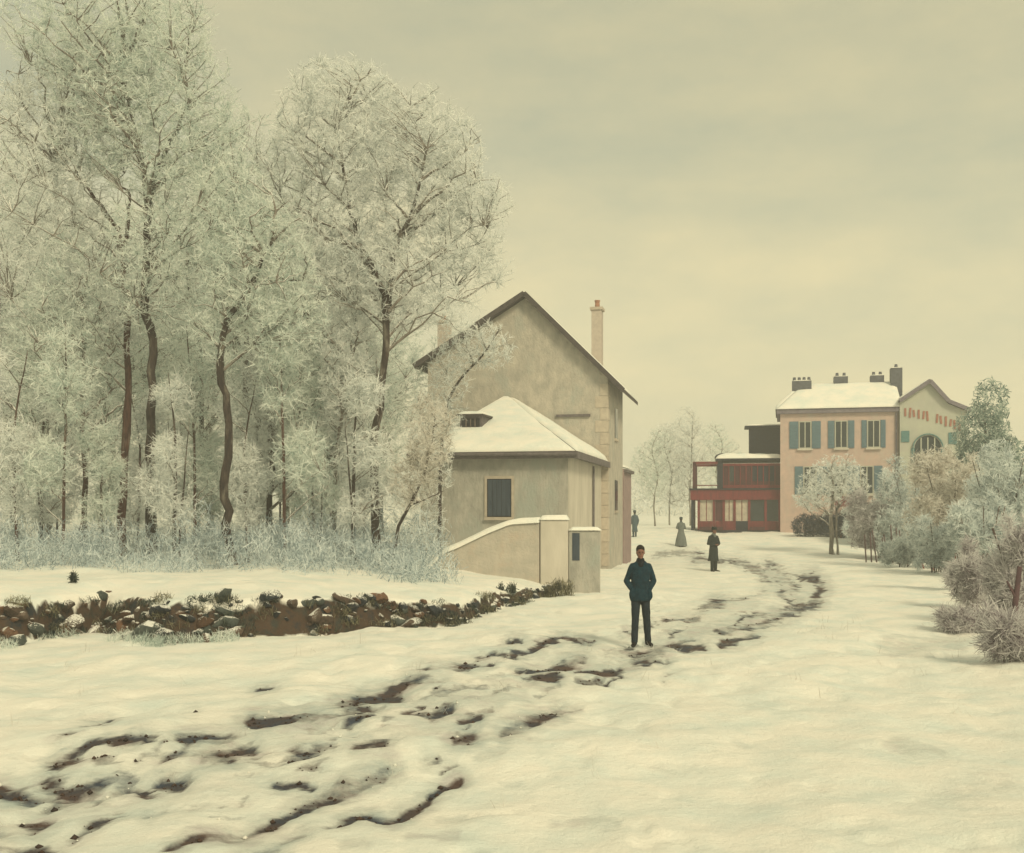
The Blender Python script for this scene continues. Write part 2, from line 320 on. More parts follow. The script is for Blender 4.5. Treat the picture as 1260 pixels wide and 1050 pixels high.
for _ in range(150):
    k = gd.random() ** 1.1 * (len(TRK) - 1.001); i = int(k); f_ = k - i; x_ = TRK[i][0] + (TRK[i + 1][0] - TRK[i][0]) * f_; y_ = TRK[i][1] + (TRK[i + 1][1] - TRK[i][1]) * f_
    sp = max(4.0, (y_ - 690) * .23); x_ += gd.uniform(-25, 25); y_ += gd.gauss(0, sp * .62); ln = gd.uniform(4, 9 + (y_ - 680) * .06); an_ = math.atan2(TRK[i + 1][1] - TRK[i][1], TRK[i + 1][0] - TRK[i][0]) + gd.uniform(-.4, .4)
    MUD.append(([(x_ - ln * math.cos(an_), y_ - ln * math.sin(an_) * .7), (x_ + ln * math.cos(an_), y_ + ln * math.sin(an_) * .7)], gd.uniform(2.5, 3.5 + (y_ - 680) * .017), gd.choice((.35, .45, .5, .6, .8))))
def stroke_mask(px, py, strokes):
    mk = np.zeros_like(px)
    for pts, th, stg in strokes:
        xs = [p[0] for p in pts]; ys = [p[1] for p in pts]; m = th * 2 + 6
        sel = np.where((px > min(xs) - m) & (px < max(xs) + m) & (py > min(ys) - m) & (py < max(ys) + m))[0]
        if not len(sel): continue
        qx, qy = px[sel], py[sel]; d = np.full(len(sel), 1e9)
        for (x0, y0), (x1, y1) in zip(pts[:-1], pts[1:]):
            dx, dy = x1 - x0, y1 - y0; tt = np.clip(((qx - x0) * dx + (qy - y0) * dy) / (dx * dx + dy * dy + 1e-9), 0, 1)
            d = np.minimum(d, np.hypot((qx - x0 - tt * dx) * .8, qy - y0 - tt * dy))
        v = stg * ss(1.7, .35, d / (th * .5))
        mk[sel] = np.maximum(mk[sel], v)
    return mk
def masks(x, y):
    yy = np.maximum(y, 4.0); z0 = 1.2 * ss(54, 76, y)
    px = CX + F * x / yy; py = HOR + F * (CAMH - z0) / yy
    wx = 9 * (fbm(x * 5, y * 3, 41, 4, .6) - .5) * 2; wy = 5 * (fbm(x * 5, y * 3, 43, 4, .6) - .5) * 2
    gap = .50 + .50 * ss(.36, .50, fbm(x * 2.0, y * 1.3, 47, 3))
    return gap * stroke_mask(px + wx, py + wy, MUD), np.maximum(stroke_mask(px + 2 * wx, py + 2 * wy, SLUSH_SHADE), .75 * stroke_mask(px + 1.5 * wx, py + 1.5 * wy, [(p, t * 2.3 + 6, g) for p, t, g in MUD]))
def height(x, y):
    x = np.atleast_1d(np.asarray(x, float)); y = np.atleast_1d(np.asarray(y, float))
    z, t = base_h(x, y); m, s = masks(x, y); z = z + prints(x, y)
    lumpy = fbm(x * 6, y * 5, 31, 3, .6) - .5
    return z + rough_h(x, y) - .035 * m - .02 * s + .07 * lumpy * np.maximum(ss(0, .4, m) * ss(1.1, .5, m), .6 * s)
def gz(x, y): return float(height(x, y)[0])

def axis(lo, hi, steps):
    a = [lo]
    while a[-1] < hi: a.append(a[-1] + steps(a[-1]))
    return a
ys = axis(5.0, 84.0, lambda y: .0062 * y + .004); ys = ys + [ys[-1] * 1.07 ** k for k in range(1, 66)]; ys = [-300, -60, -15, 0, 3, 4.4] + ys
xs = axis(0.0, 26.0, lambda x: .055 + .0065 * x); xs = xs + [xs[-1] * 1.12 ** k for k in range(1, 49)]
xs = sorted([-x for x in xs[1:]] + xs)
XX, YY = np.meshgrid(np.array(xs), np.array(ys)); gx, gy = XX.ravel(), YY.ravel()
GZ = height(gx, gy); nx, ny = len(xs), len(ys)
ii = (np.arange(ny - 1)[:, None] * nx + np.arange(nx - 1)[None, :]).ravel()
gm = np_mesh('ground', np.c_[gx, gy, GZ], np.c_[ii, ii + 1, ii + nx + 1, ii + nx], M['ground'], True)
mm, sm_ = masks(gx, gy); _, tb = base_h(gx, gy)
edge_n = .45 * (fbm(gx * 2.2, gy * 2.2, 67, 4, .6) - .5)
earth = ss(-.16, .05, tb + edge_n) * ss(.56, .36, tb + edge_n) * ss(2.0, .9, gx) * ss(-30, -20, gx) * (.62 + .8 * fbm(gx * .9, gy * .9, 61, 3))
for nm, val in (('mud', mm), ('slush_shade', sm_), ('earth', earth)):
    a = gm.attributes.new(nm, 'FLOAT', 'POINT'); a.data.foreach_set('value', val.astype(np.float32))
ground = tag(obj('ground', gm), kind='structure')

# little lumps of kicked-up snow and frozen mud along the tracks
def lumps(name, n, label, cat, material, pick, size, seed):
    g = np.random.default_rng(seed); P = pick(g, n); n = len(P)
    base = np.array([(1, 0, 0), (-1, 0, 0), (0, 1, 0), (0, -1, 0), (0, 0, 1), (0, 0, -1)], float); tri = np.array([(0, 2, 4), (2, 1, 4), (1, 3, 4), (3, 0, 4), (2, 0, 5), (1, 2, 5), (3, 1, 5), (0, 3, 5)])
    s = size[0] + (size[1] - size[0]) * g.random(n) ** 2.5; V = base[None] * (s[:, None, None] * g.uniform(.6, 1.3, (n, 6, 3)))
    V[:, :, 2] *= .7; a = g.uniform(0, 6.28, n); c, s2 = np.cos(a)[:, None], np.sin(a)[:, None]
    V = np.stack([V[:, :, 0] * c - V[:, :, 1] * s2, V[:, :, 0] * s2 + V[:, :, 1] * c, V[:, :, 2]], -1)
    z = height(P[:, 0], P[:, 1]); V += np.stack([P[:, 0], P[:, 1], z + s * .2], -1)[:, None]
    T = (np.arange(n)[:, None, None] * 6 + tri[None]).reshape(-1, 3)
    o = obj(name, np_mesh(name, V.reshape(-1, 3), T, material, True)); tag(o, label, cat, kind='stuff')
def pick_mud(lo, hi):
    def f(g, n):
        y = 7 * (75 / 7) ** (g.random(n * 40)); x = g.uniform(-.5, .5, n * 40) * y * 1.05
        m, s = masks(x, y); ok = np.where((m > lo) & (m < hi))[0][:n]; return np.c_[x, y][ok]
    return f
lumps('snow_clods', 110, 'small loose lumps of snow kicked up along the cart tracks', 'snow', M['snow'], pick_mud(.02, .6), (.008, .03), 5)
M['mud'] = mat('frozen_mud', (.085, .05, .04), (.035, .03, .032), 12, .9, .4, 60)
lumps('mud_clods', 700, 'frozen clods of dark mud lying in the cart tracks', 'mud', M['mud'], pick_mud(.45, 1.1), (.010, .035), 6)

# ------------------------------------------------------------------ vegetation builders
def curve_pts(p0, p1, n, lift, jit, g):
    """quadratic curves for arrays of starts and ends -> (m, n+1, 3)"""
    d = p1 - p0; ln = np.linalg.norm(d, axis=1, keepdims=True)
    mid = (p0 + p1) / 2 + np.array([0, 0, 1.0]) * lift * ln + g.normal(0, 1, p0.shape) * jit * ln
    t = np.linspace(0, 1, n + 1)[None, :, None]
    P = (1 - t) ** 2 * p0[:, None] + 2 * t * (1 - t) * mid[:, None] + t * t * p1[:, None]
    P[:, 1:-1] += g.normal(0, 1, P[:, 1:-1].shape) * (jit * .35 * ln)[:, None]
    return P
def tubes_np(P, r0, r1, ns=3):
    """P (m,k,3) polylines -> verts, quads; r0,r1 (m,)"""
    m, k, _ = P.shape; d = np.gradient(P, axis=1); d /= np.linalg.norm(d, axis=2, keepdims=True) + 1e-9
    ref = np.array([.37, .21, .9]); a = np.cross(d, ref); a /= np.linalg.norm(a, axis=2, keepdims=True) + 1e-9; b = np.cross(d, a)
    r = (r0[:, None] + (r1 - r0)[:, None] * np.linspace(0, 1, k)[None])[:, :, None, None]
    th = 2 * np.pi * np.arange(ns) / ns
    V = P[:, :, None] + r * (a[:, :, None] * np.cos(th)[None, None, :, None] + b[:, :, None] * np.sin(th)[None, None, :, None])
    i = (np.arange(m)[:, None, None] * k + np.arange(k - 1)[None, :, None]) * ns; j = np.arange(ns)[None, None, :]; j2 = (j + 1) % ns
    Q = np.stack([i + j, i + j2, i + ns + j2, i + ns + j], -1).reshape(-1, 4)
    return V.reshape(-1, 3), Q
def strips_np(P0, D, W):
    """flat sprigs: start, vector, half-width vector"""
    V = np.stack([P0 - W, P0 + W, P0 + D + W * .5, P0 + D - W * .5], 1); n = len(P0)
    return V.reshape(-1, 3), np.arange(n * 4).reshape(-1, 4)
def joinq(parts):
    Vs, Qs, b = [], [], 0
    for V, Q in parts: Vs.append(V); Qs.append(Q + b); b += len(V)
    return np.concatenate(Vs), np.concatenate(Qs)
def in_envelope(g, env, n, shell=.0):
    vol = np.array([e[3] * e[4] * e[5] for e in env]); which = g.choice(len(env), n, p=vol / vol.sum())
    v = g.normal(0, 1, (n, 3)); v /= np.linalg.norm(v, axis=1, keepdims=True); r = (shell + (1 - shell) * g.random(n)) ** (1 / 2.4)
    E = np.array(env)[which]; return E[:, :3] + v * r[:, None] * E[:, 3:]
def nearest(starts, targets, steep, g):
    """for each target the start below it that a rising branch would leave from"""
    res = np.empty(len(targets), int)
    for c in range(0, len(targets), 400):
        T = targets[c:c + 400]; d = T[:, None] - starts[None]; hd = np.hypot(d[..., 0], d[..., 1])
        cost = np.linalg.norm(d, axis=2) + 1.6 * np.maximum(0, steep * hd - d[..., 2]) + .02 * g.random(d.shape[:2])
        res[c:c + 400] = cost.argmin(1)
    return res

def grow(stems, env, seed, nl=22, nb=220, ntw=2600, spr=9, sprig=(.05, .23), sw=.0085, droop=.2, limb_r=.055, steep=.7, crown_mat=None, bark=None, branch_mat=None, tw_r=.004):
    """stems: list of (points, radii). Returns (trunk mesh, limb mesh, crown mesh)"""
    g = np.random.default_rng(seed); tb_ = MB(); nodes = []
    for pts, rad in stems:
        P = np.array(pts, float); s = np.linspace(0, 1, len(P)); t = np.linspace(0, 1, max(10, len(P) * 3))
        Q = np.stack([np.interp(t, s, P[:, i]) for i in range(3)], 1)
        K = np.array([.25, .5, .25]); Q[1:-1] = np.stack([np.convolve(Q[:, i], K, 'valid') for i in range(3)], 1)
        Q[1:-1] += g.normal(0, rad[0] * .18, Q[1:-1].shape); rr = np.interp(t, np.linspace(0, 1, len(rad)), rad); rr[0] *= 1.35
        rr = rr * .82 * g.uniform(.88, 1.12, len(rr)); tb_.tube(Q, list(rr), 10); nodes.append(Q[int(len(Q) * .22):])
    trunk = mesh('trunk', tb_.v, tb_.f, bark, None, True); tm = trunk.data; bpy.data.objects.remove(trunk)
    nodes = np.concatenate(nodes)
    T = in_envelope(g, env, nl, .35); s = nearest(nodes, T, steep, g); L1 = curve_pts(nodes[s], T, 6, .10, .07, g)
    parts = [tubes_np(L1, np.full(nl, limb_r) * g.uniform(.6, 1.1, nl), np.full(nl, limb_r * .25), 5)]
    n1 = np.concatenate([L1[:, 2:].reshape(-1, 3), nodes[len(nodes) // 2:]])
    T2 = in_envelope(g, env, nb, .2); s = nearest(n1, T2, steep * .7, g); L2 = curve_pts(n1[s], T2, 4, .06, .08, g)
    parts.append(tubes_np(L2, np.full(nb, limb_r * .34), np.full(nb, limb_r * .12), 4))
    V, Q = joinq(parts); lm = np_mesh('limbs', V, Q, branch_mat, True)
    n2 = np.concatenate([L2[:, 1:].reshape(-1, 3), L1[:, 3:].reshape(-1, 3)])
    T3 = in_envelope(g, env, ntw, .0) ; s = nearest(n2, T3, .2, g); S = n2[s]; d = T3 - S; ln = np.linalg.norm(d, axis=1); mx = .85
    T3 = S + d * np.minimum(1, mx / (ln + 1e-6))[:, None]
    L3 = curve_pts(S, T3, 3, .10 - droop * .3, .10, g)
    parts = [tubes_np(L3, np.full(ntw, tw_r * 1.5), np.full(ntw, tw_r * .8), 3)]
    t = g.random((ntw, spr)) ** .7; i = np.minimum((t * 3).astype(int), 2); fr = (t * 3 - i)[..., None]
    idx = np.arange(ntw)[:, None]; P0 = L3[idx, i] * (1 - fr) + L3[idx, i + 1] * fr
    dirn = (L3[:, 3] - L3[:, 0])[:, None]; dirn = dirn / (np.linalg.norm(dirn, axis=2, keepdims=True) + 1e-6)
    D = dirn * .7 + g.normal(0, .75, P0.shape) + np.array([0, 0, .25 - droop]); D /= np.linalg.norm(D, axis=2, keepdims=True)
    D *= g.uniform(sprig[0], sprig[1], P0.shape[:2] + (1,)); W = np.cross(D, g.normal(0, 1, P0.shape)); W /= np.linalg.norm(W, axis=2, keepdims=True) + 1e-9
    W *= sw * g.uniform(.5, 1.3, P0.shape[:2] + (1,))
    SV, SQ = strips_np(P0.reshape(-1, 3), D.reshape(-1, 3), W.reshape(-1, 3)); parts.append((SV, SQ))
    V, Q = joinq(parts); cm = np_mesh('crown', V, Q, crown_mat)
    tone = np.concatenate([np.repeat(g.uniform(.2, .85, ntw), 12), np.repeat(np.clip(g.normal(.74, .26, ntw * spr), 0, 1), 4)])
    a = cm.attributes.new('tone', 'FLOAT', 'POINT'); a.data.foreach_set('value', tone.astype(np.float32))
    return tm, lm, cm
def plant(name, label, cat, meshes, loc, rz=0.0, group=None, s=1.0):
    t = thing(name, label, cat, loc, rz, group); t.scale = (s, s, s)
    tr = obj('trunk', meshes[0], t); obj('limbs', meshes[1], tr)['kind'] = 'stuff'; obj('crown', meshes[2], t)
    return t
def clump(seed, n, env, sprig, sw, material, up=.5, name='foliage'):
    """a volume of crossing sprigs standing on nothing else: hedges, tufts, scrub"""
    g = np.random.default_rng(seed); P = in_envelope(g, env, n, .25)
    D = g.normal(0, .6, (n, 3)) + np.array([0, 0, up]); D /= np.linalg.norm(D, axis=1, keepdims=True); D *= g.uniform(*sprig, (n, 1))
    W = np.cross(D, g.normal(0, 1, (n, 3))); W /= np.linalg.norm(W, axis=1, keepdims=True) + 1e-9; W *= sw * g.uniform(.5, 1.3, (n, 1))
    V, Q = strips_np(P - D * .5, D, W); me = np_mesh(name, V, Q, material)
    a = me.attributes.new('tone', 'FLOAT', 'POINT'); a.data.foreach_set('value', np.repeat(np.clip(g.normal(.5, .3, n), 0, 1), 4).astype(np.float32))
    return me

# ------------------------------------------------------------------ the frosted wood on the left
def zpx(py, Y): return CAMH + (HOR - py) / F * Y
def px_tree(Y, base_px, stems, env, seed, **kw):
    """stems and crown outlines measured in the photograph, stood at depth Y on the ground there"""
    X0 = xat(base_px, Y); Z0 = gz(X0, Y) - .08; g = random.Random(seed); st = []
    for pts, rad in stems:
        n = len(pts); off = 0; q = []
        for i, (px, py) in enumerate(pts):
            off += g.uniform(-.12, .12) if i else 0
            q.append([xat(px, Y) - X0, off, zpx(py, Y) - Z0])
        st.append([q, rad])
    st[0][0][0][2] = -.15
    ev = [(xat(px, Y) - X0, g.uniform(-.4, .4), zpx(py, Y) - Z0, rx * Y / F, .85 * rx * Y / F, ry * Y / F) for px, py, rx, ry in env]
    return (X0, Y, Z0), grow(st, ev, seed, **kw)

K = dict(branch_mat=M['branch'])
def front(label, Y, bpx, stems, env, seed, bark, crown, **kw):
    loc, me = px_tree(Y, bpx, stems, env, seed, bark=M[bark], crown_mat=M[crown], **K, **kw)
    return plant('frosted_tree', label, 'tree', me, loc, group='bare frosted trees at the front of the wood')

front('tallest dark straight tree at the left, its crown reaching the top of the picture', 30, 186,
      [([(186, 705), (187, 600), (185, 520), (191, 440), (178, 390), (180, 320), (182, 262), (190, 210), (215, 160), (232, 128)], [.17, .15, .13, .09, .04]), ([(182, 262), (178, 215), (165, 150), (150, 90)], [.09, .06, .03])],
      [(190, 130, 105, 120), (245, 225, 75, 105), (150, 40, 110, 95), (275, 190, 50, 70), (205, 330, 85, 90), (120, 130, 80, 80), (285, 140, 30, 34), (60, 40, 60, 60), (225, 30, 50, 45)], 1, 'bark', 'frost_green', nl=44, nb=500, ntw=7400, limb_r=.05)
front('reddish tree with a long limb leaning out to the upper left', 31, 150,
      [([(150, 705), (150, 600), (153, 520), (158, 440), (150, 320), (145, 280), (118, 250), (95, 213), (72, 203)], [.15, .13, .10, .07, .03]), ([(150, 320), (158, 270), (160, 235), (140, 225)], [.08, .05, .03])],
      [(75, 190, 85, 115), (45, 310, 75, 120), (100, 90, 75, 75), (130, 350, 70, 100), (20, 120, 50, 60)], 2, 'bark_red', 'frost', nl=30, nb=330, ntw=4300, limb_r=.045)
front('crooked dark tree bending right near its top, in the middle of the wood', 28.5, 285,
      [([(286, 705), (280, 640), (275, 590), (285, 530), (276, 470), (270, 440), (280, 400), (300, 370), (320, 335), (340, 290)], [.15, .13, .115, .09, .04]), ([(312, 347), (345, 346), (374, 345)], [.045, .03, .015])],
      [(315, 320, 75, 90), (280, 255, 55, 75), (350, 385, 60, 70), (270, 400, 45, 60)], 3, 'bark', 'frost_green', nl=24, nb=260, ntw=3400)
front('broad rounded tree just left of the gabled house, tall forked trunk', 30, 462,
      [([(462, 710), (463, 640), (458, 560), (470, 490), (476, 420), (478, 375), (465, 345), (450, 315), (438, 285), (428, 230), (415, 160)], [.16, .13, .12, .08, .03]), ([(477, 378), (481, 330), (493, 295), (512, 250), (525, 190)], [.10, .08, .06, .03])],
      [(425, 165, 85, 90), (515, 195, 85, 95), (565, 270, 62, 72), (415, 300, 85, 85), (490, 335, 85, 75), (398, 112, 42, 36), (470, 130, 40, 36), (598, 245, 38, 34), (345, 200, 44, 60), (560, 190, 34, 40), (600, 325, 36, 34), (560, 385, 40, 34)], 4, 'bark', 'frost', nl=52, nb=580, ntw=9000, limb_r=.05)
front('thin reddish tree nearest the left edge of the wood', 31, 103,
      [([(103, 705), (100, 650), (106, 600), (98, 540), (101, 470), (97, 420), (92, 340)], [.11, .09, .07, .03])],
      [(95, 390, 65, 110), (45, 450, 55, 110), (110, 500, 45, 80)], 5, 'bark_red', 'frost_green', nl=18, nb=180, ntw=2600)
front('short dark tree between the crooked tree and the broad tree', 33, 331,
      [([(330, 705), (329, 640), (334, 570), (332, 520), (340, 450), (345, 400)], [.13, .11, .09, .03])], [(340, 470, 50, 110), (350, 560, 40, 60)], 6, 'bark', 'frost', nl=16, nb=150, ntw=2200)
front('slim grey tree second left of the broad rounded tree', 32, 370,
      [([(372, 705), (368, 640), (366, 580), (369, 520), (372, 430), (378, 380)], [.09, .08, .06, .02])], [(375, 450, 40, 110), (385, 540, 40, 70)], 7, 'bark_grey', 'frost_green', nl=16, nb=140, ntw=2000)
front('slim grey tree leaning right beside the broad rounded tree', 31, 412,
      [([(414, 705), (411, 640), (412, 570), (424, 490), (432, 430), (440, 380)], [.09, .08, .06, .02])], [(430, 450, 40, 90), (415, 540, 35, 60)], 8, 'bark_grey', 'frost', nl=16, nb=130, ntw=1900)
front('low forked young tree with bare dark side branch before the house', 29.5, 484,
      [([(482, 712), (488, 652), (503, 625), (520, 592), (530, 555), (536, 515)], [.06, .05, .04, .015]), ([(505, 622), (525, 614), (546, 604)], [.03, .02, .01])], [(530, 540, 32, 60), (505, 590, 30, 45)], 9, 'bark', 'frost_brown', nl=12, nb=70, ntw=650, limb_r=.02)
front('dark bluish young tree whose top crosses the left slope of the gable', 33, 540,
      [([(540, 705), (541, 620), (543, 550), (548, 500), (566, 466), (598, 432), (614, 404)], [.07, .06, .045, .015])], [(596, 424, 40, 32), (556, 452, 28, 46), (532, 540, 32, 90), (515, 640, 34, 46), (560, 510, 18, 30)], 10, 'bark', 'frost', nl=20, nb=110, ntw=1150, limb_r=.025)

# trees deeper in the wood: five kinds, each copied as individuals
def generic(seed, h, r, tr, crown, bark, ntw=2300, low=.32):
    g = random.Random(seed); st = [([(0, 0, -.2), (g.uniform(-.2, .2), g.uniform(-.2, .2), h * .25), (g.uniform(-.4, .4), 0, h * .5), (g.uniform(-.5, .5), g.uniform(-.4, .4), h * .75), (g.uniform(-.5, .5), 0, h * .93)], [tr, tr * .8, tr * .55, tr * .2])]
    ev = [(g.uniform(-.3, .3) * r, g.uniform(-.3, .3) * r, h * (low + .12), r * .85, r * .8, h * .2), (g.uniform(-.3, .3) * r, 0, h * .62, r, r * .9, h * .24), (g.uniform(-.4, .4) * r, 0, h * .84, r * .7, r * .7, h * .15)]
    return grow(st, ev, seed, nl=26, nb=240, ntw=ntw, limb_r=.04, sw=.011, bark=M[bark], crown_mat=M[crown], **K)
KINDS = [generic(21, 13, 2.6, .13, 'frost', 'bark_grey'), generic(22, 11, 2.3, .11, 'frost_green', 'bark_grey'), generic(23, 14.5, 2.8, .15, 'frost_green', 'bark'), generic(24, 9, 2.0, .08, 'frost', 'bark_grey', 1900, .22)]
BACK = [(-20, 38, 2, 1.05), (60, 40, 0, 1.1), (135, 37, 1, 1.1), (240, 40, 2, .95), (352, 41, 0, .92), (312, 36, 2, 1.0), (385, 43, 2, 1.0), (400, 38, 3, 1.2), (440, 47, 1, 1.1), (20, 46, 2, 1.15), (105, 48, 0, 1.2), (190, 47, 2, 1.1), (262, 49, 0, 1.05), (320, 52, 2, 1.0), (390, 50, 0, 1.1), (470, 56, 2, .98), (-90, 36, 0, 1.1), (-160, 42, 2, 1.1), (60, 60, 2, 1.2), (160, 62, 0, 1.3), (260, 64, 2, 1.15), (360, 66, 0, 1.2), (440, 63, 2, 1.05)]
g_ = random.Random(8)
for px, Y, k, s in BACK:
    x = xat(px, Y)
    plant('frosted_tree', 'pale frosted tree standing back in the misty depth of the wood', 'tree', KINDS[k], (x, Y, gz(x, Y) - .05), g_.uniform(0, 6.28), 'pale trees deep in the wood', s * g_.uniform(.95, 1.05))
# slender saplings with hanging twigs
def sapling(seed, h, r, crown):
    g = random.Random(seed); st = [([(0, 0, -.1), (g.uniform(-.1, .1), 0, h * .3), (g.uniform(-.2, .2), g.uniform(-.1, .1), h * .65), (g.uniform(-.3, .3), 0, h)], [.06, .05, .035, .010])]
    if seed % 2: st.append(([(.12, 0, -.1), (.2, .1, h * .3), (.35, 0, h * .7)], [.045, .035, .012]))
    ev = [(g.uniform(-.5, .5), g.uniform(-.5, .5), h * g.uniform(.2, .95), r * g.uniform(.35, .8), r * g.uniform(.35, .8), h * g.uniform(.06, .16)) for _ in range(8)]
    return grow(st, ev, seed, nl=14, nb=90, ntw=760, sprig=(.08, .3), limb_r=.022, droop=.5, sw=.009, bark=M['bark' if seed % 2 else 'bark_red'], crown_mat=M[crown], **K)
SAP = [sapling(31, 4.6, .75, 'frost_green'), sapling(32, 5.6, .8, 'frost'), sapling(33, 4.8, .9, 'frost'), sapling(34, 6.6, .95, 'frost_green')]
SP = [(-20, 30), (22, 29), (52, 31), (78, 28.5), (128, 30), (168, 33), (214, 29), (240, 31), (258, 34), (305, 30), (318, 34), (350, 29), (388, 30.5), (398, 34), (436, 29.5), (448, 33), (140, 35), (70, 35), (225, 36), (345, 36), (-70, 31)]
for i, (px, Y) in enumerate(SP):
    x = xat(px, Y)
    plant('sapling', 'slender frosted sapling with drooping twigs among the front trunks of the wood', 'sapling', SAP[i % 4], (x, Y, gz(x, Y) - .05), g_.uniform(0, 6.28), 'saplings among the trunks', g_.uniform(.8, 1.1))
# undergrowth along the foot of the wood
gs = np.random.default_rng(12); env = []
for i in range(230):
    px = gs.uniform(-160, 530); Y = gs.uniform(25.5, 35); x = xat(px, Y)
    if Y < np.interp(x, BX, BY) + 1.5: continue
    hh = gs.uniform(.25, .85); env.append((x, Y, gz(x, Y) + hh * .55, gs.uniform(.4, 1.0), gs.uniform(.4, .9), hh * (1.7 if i % 9 == 0 else 1)))
o = obj('undergrowth', clump(13, 62000, env, (.08, .30), .008, M['scrub'], .7, 'undergrowth')); tag(o, 'low blue-grey frosted undergrowth along the foot of the wood', 'undergrowth', kind='stuff')

# ------------------------------------------------------------------ tumbled stone bank below the wood
STM = [mat('stone_rust', (.17, .095, .06), (.08, .05, .038), 5, .9, .8, 18, snow=.04, vary=.4), mat('stone_brown', (.14, .10, .08), (.065, .05, .042), 5, .9, .8, 18, snow=.06, vary=.4), mat('stone_green', (.11, .13, .12), (.055, .068, .07), 5, .9, .8, 18, snow=.03, vary=.4),
       mat('stone_dark', (.045, .052, .062), (.018, .022, .03), 5, .9, .8, 18, snow=.02, vary=.3), mat('stone_grey', (.24, .21, .19), (.12, .11, .10), 5, .9, .5, 18, snow=.15, vary=.3)]
def stone_mesh(seed, m):
    bm = bmesh.new(); bmesh.ops.create_icosphere(bm, subdivisions=2, radius=1); g = random.Random(seed); k = [Vector((g.uniform(-1, 1), g.uniform(-1, 1), g.uniform(-1, 1))).normalized() for _ in range(11)]
    lim = [g.uniform(.42, .8) for _ in k]
    for v in bm.verts:
        for n, l in zip(k, lim):
            d = v.co.dot(n)
            if d > l: v.co -= n * (d - l) * .92
        v.co *= g.uniform(.96, 1.04)
    me = bpy.data.meshes.new('stone'); bm.to_mesh(me); bm.free(); me.materials.append(m); me.shade_smooth(); me.set_sharp_from_angle(angle=R(28)); return me
STONES = [[stone_mesh(100 + 10 * j + i, m) for i in range(4)] for j, m in enumerate(STM)]
bank = thing('stone_bank', 'tumbled bank of rust brown and dark green stones under a lip of snow', 'stone bank', (-4, 20.5, .3))
n = 0; gb = random.Random(4)
while n < 290:
    x = gb.uniform(-10.2, 1.3); yb = float(np.interp(x, BX, BY)); t = gb.uniform(-.02, .52)
    if gb.random() < ss(.2, 1.4, np.array(x)) * .6: continue
    y = yb + t + gb.uniform(-.1, .1)
    if float(vn(np.array([x * 1.15]), np.array([3.3]), 9)[0]) < .10 and gb.random() < .6: continue
    y = y; s = (.05 + .16 * gb.random() ** 2.2) * (1 if x < -2.5 else .75) * (1.5 if gb.random() < .07 else 1)
    if x < -6.3: j = gb.choice([0, 0, 1, 4, 2])
    elif x < -3.2: j = gb.choice([0, 1, 2, 2, 3, 3, 1])
    else: j = gb.choice([3, 3, 2, 1, 0, 3])
    if j == 4 and gb.random() < .6: j = 3
    o = obj('stone', gb.choice(STONES[j]), bank, (x + 4, y - 20.5, gz(x, y) + s * gb.uniform(-.25, .3) - .3), (gb.uniform(-.5, .5), gb.uniform(-.5, .5), gb.uniform(0, 6.3))); o.scale = (s * gb.uniform(1, 1.7), s * gb.uniform(.8, 1.2), s * gb.uniform(.6, .95)); n += 1
def strip_env(n, seed, x0, x1, t0, t1, h0, h1, w0=.12, w1=.3):
    g = np.random.default_rng(seed); ev = []
    for _ in range(n):
        x = g.uniform(x0, x1); y = float(np.interp(x, BX, BY)) + g.uniform(t0, t1); hh = g.uniform(h0, h1); ev.append((x, y, gz(x, y) + hh * .5, g.uniform(w0, w1), g.uniform(w0, w1), hh))
    return ev
o = obj('bank_scrub', clump(14, 5200, strip_env(60, 15, -9.8, .4, .0, .5, .03, .10), (.04, .13), .006, M['darkscrub'], .9)); tag(o, 'dark scrub and dead weeds growing between the stones of the bank', 'scrub', kind='stuff')
o = obj('dead_grass', clump(16, 5000, strip_env(55, 17, -10, .8, .0, .55, .03, .10), (.06, .2), .005, M['deadgrass'], 1.0)); tag(o, 'brown dead grass hanging over the stones of the bank', 'grass', kind='stuff')
o = obj('frosted_grass', clump(18, 3600, strip_env(30, 19, -9.6, -4.6, -.45, .1, .04, .12, .1, .35), (.05, .2), .005, M['frost_green'], 1.0)); tag(o, 'pale frosted grass at the foot of the stone bank', 'grass', kind='stuff')
def tuft(name, label, cat, px, py, rx, h, n, m, sprig=(.08, .3), sw=.006, group=None, seed=1, up=1.1):
    x, y = at(px, py); z = gz(x, y); q_ = random.Random(seed); t = thing(name, label, cat, (x, y, z), 0, group)
    obj('stems', clump(seed, n, [(rx * q_.uniform(-.8, .8), rx * q_.uniform(-.7, .7), h * q_.uniform(.15, .4), rx * q_.uniform(.15, .5), rx * q_.uniform(.15, .4), h * q_.uniform(.25, .6)) for _ in range(9)], sprig, sw, m, up, 'stems'), t); return t
x, y = at(90, 722, .85); t = thing('dead_weed', 'small lone dark weed poking out of the snow above the bank', 'weed', (x, y, gz(x, y))); obj('stems', clump(77, 160, [(0, 0, .1, .07, .05, .1)], (.06, .18), .008, M['darkscrub'], .8, 'stems'), t)
tuft('grass_tuft', 'dark grass tuft at the foot of the white wall pier', 'grass tuft', 688, 736, .38, .5, 700, M['deadgrass'], seed=51, sw=.008)
tuft('grass_tuft', 'small dark tuft at the right end of the stone bank', 'grass tuft', 622, 744, .25, .2, 260, M['darkscrub'], seed=52, sw=.008)

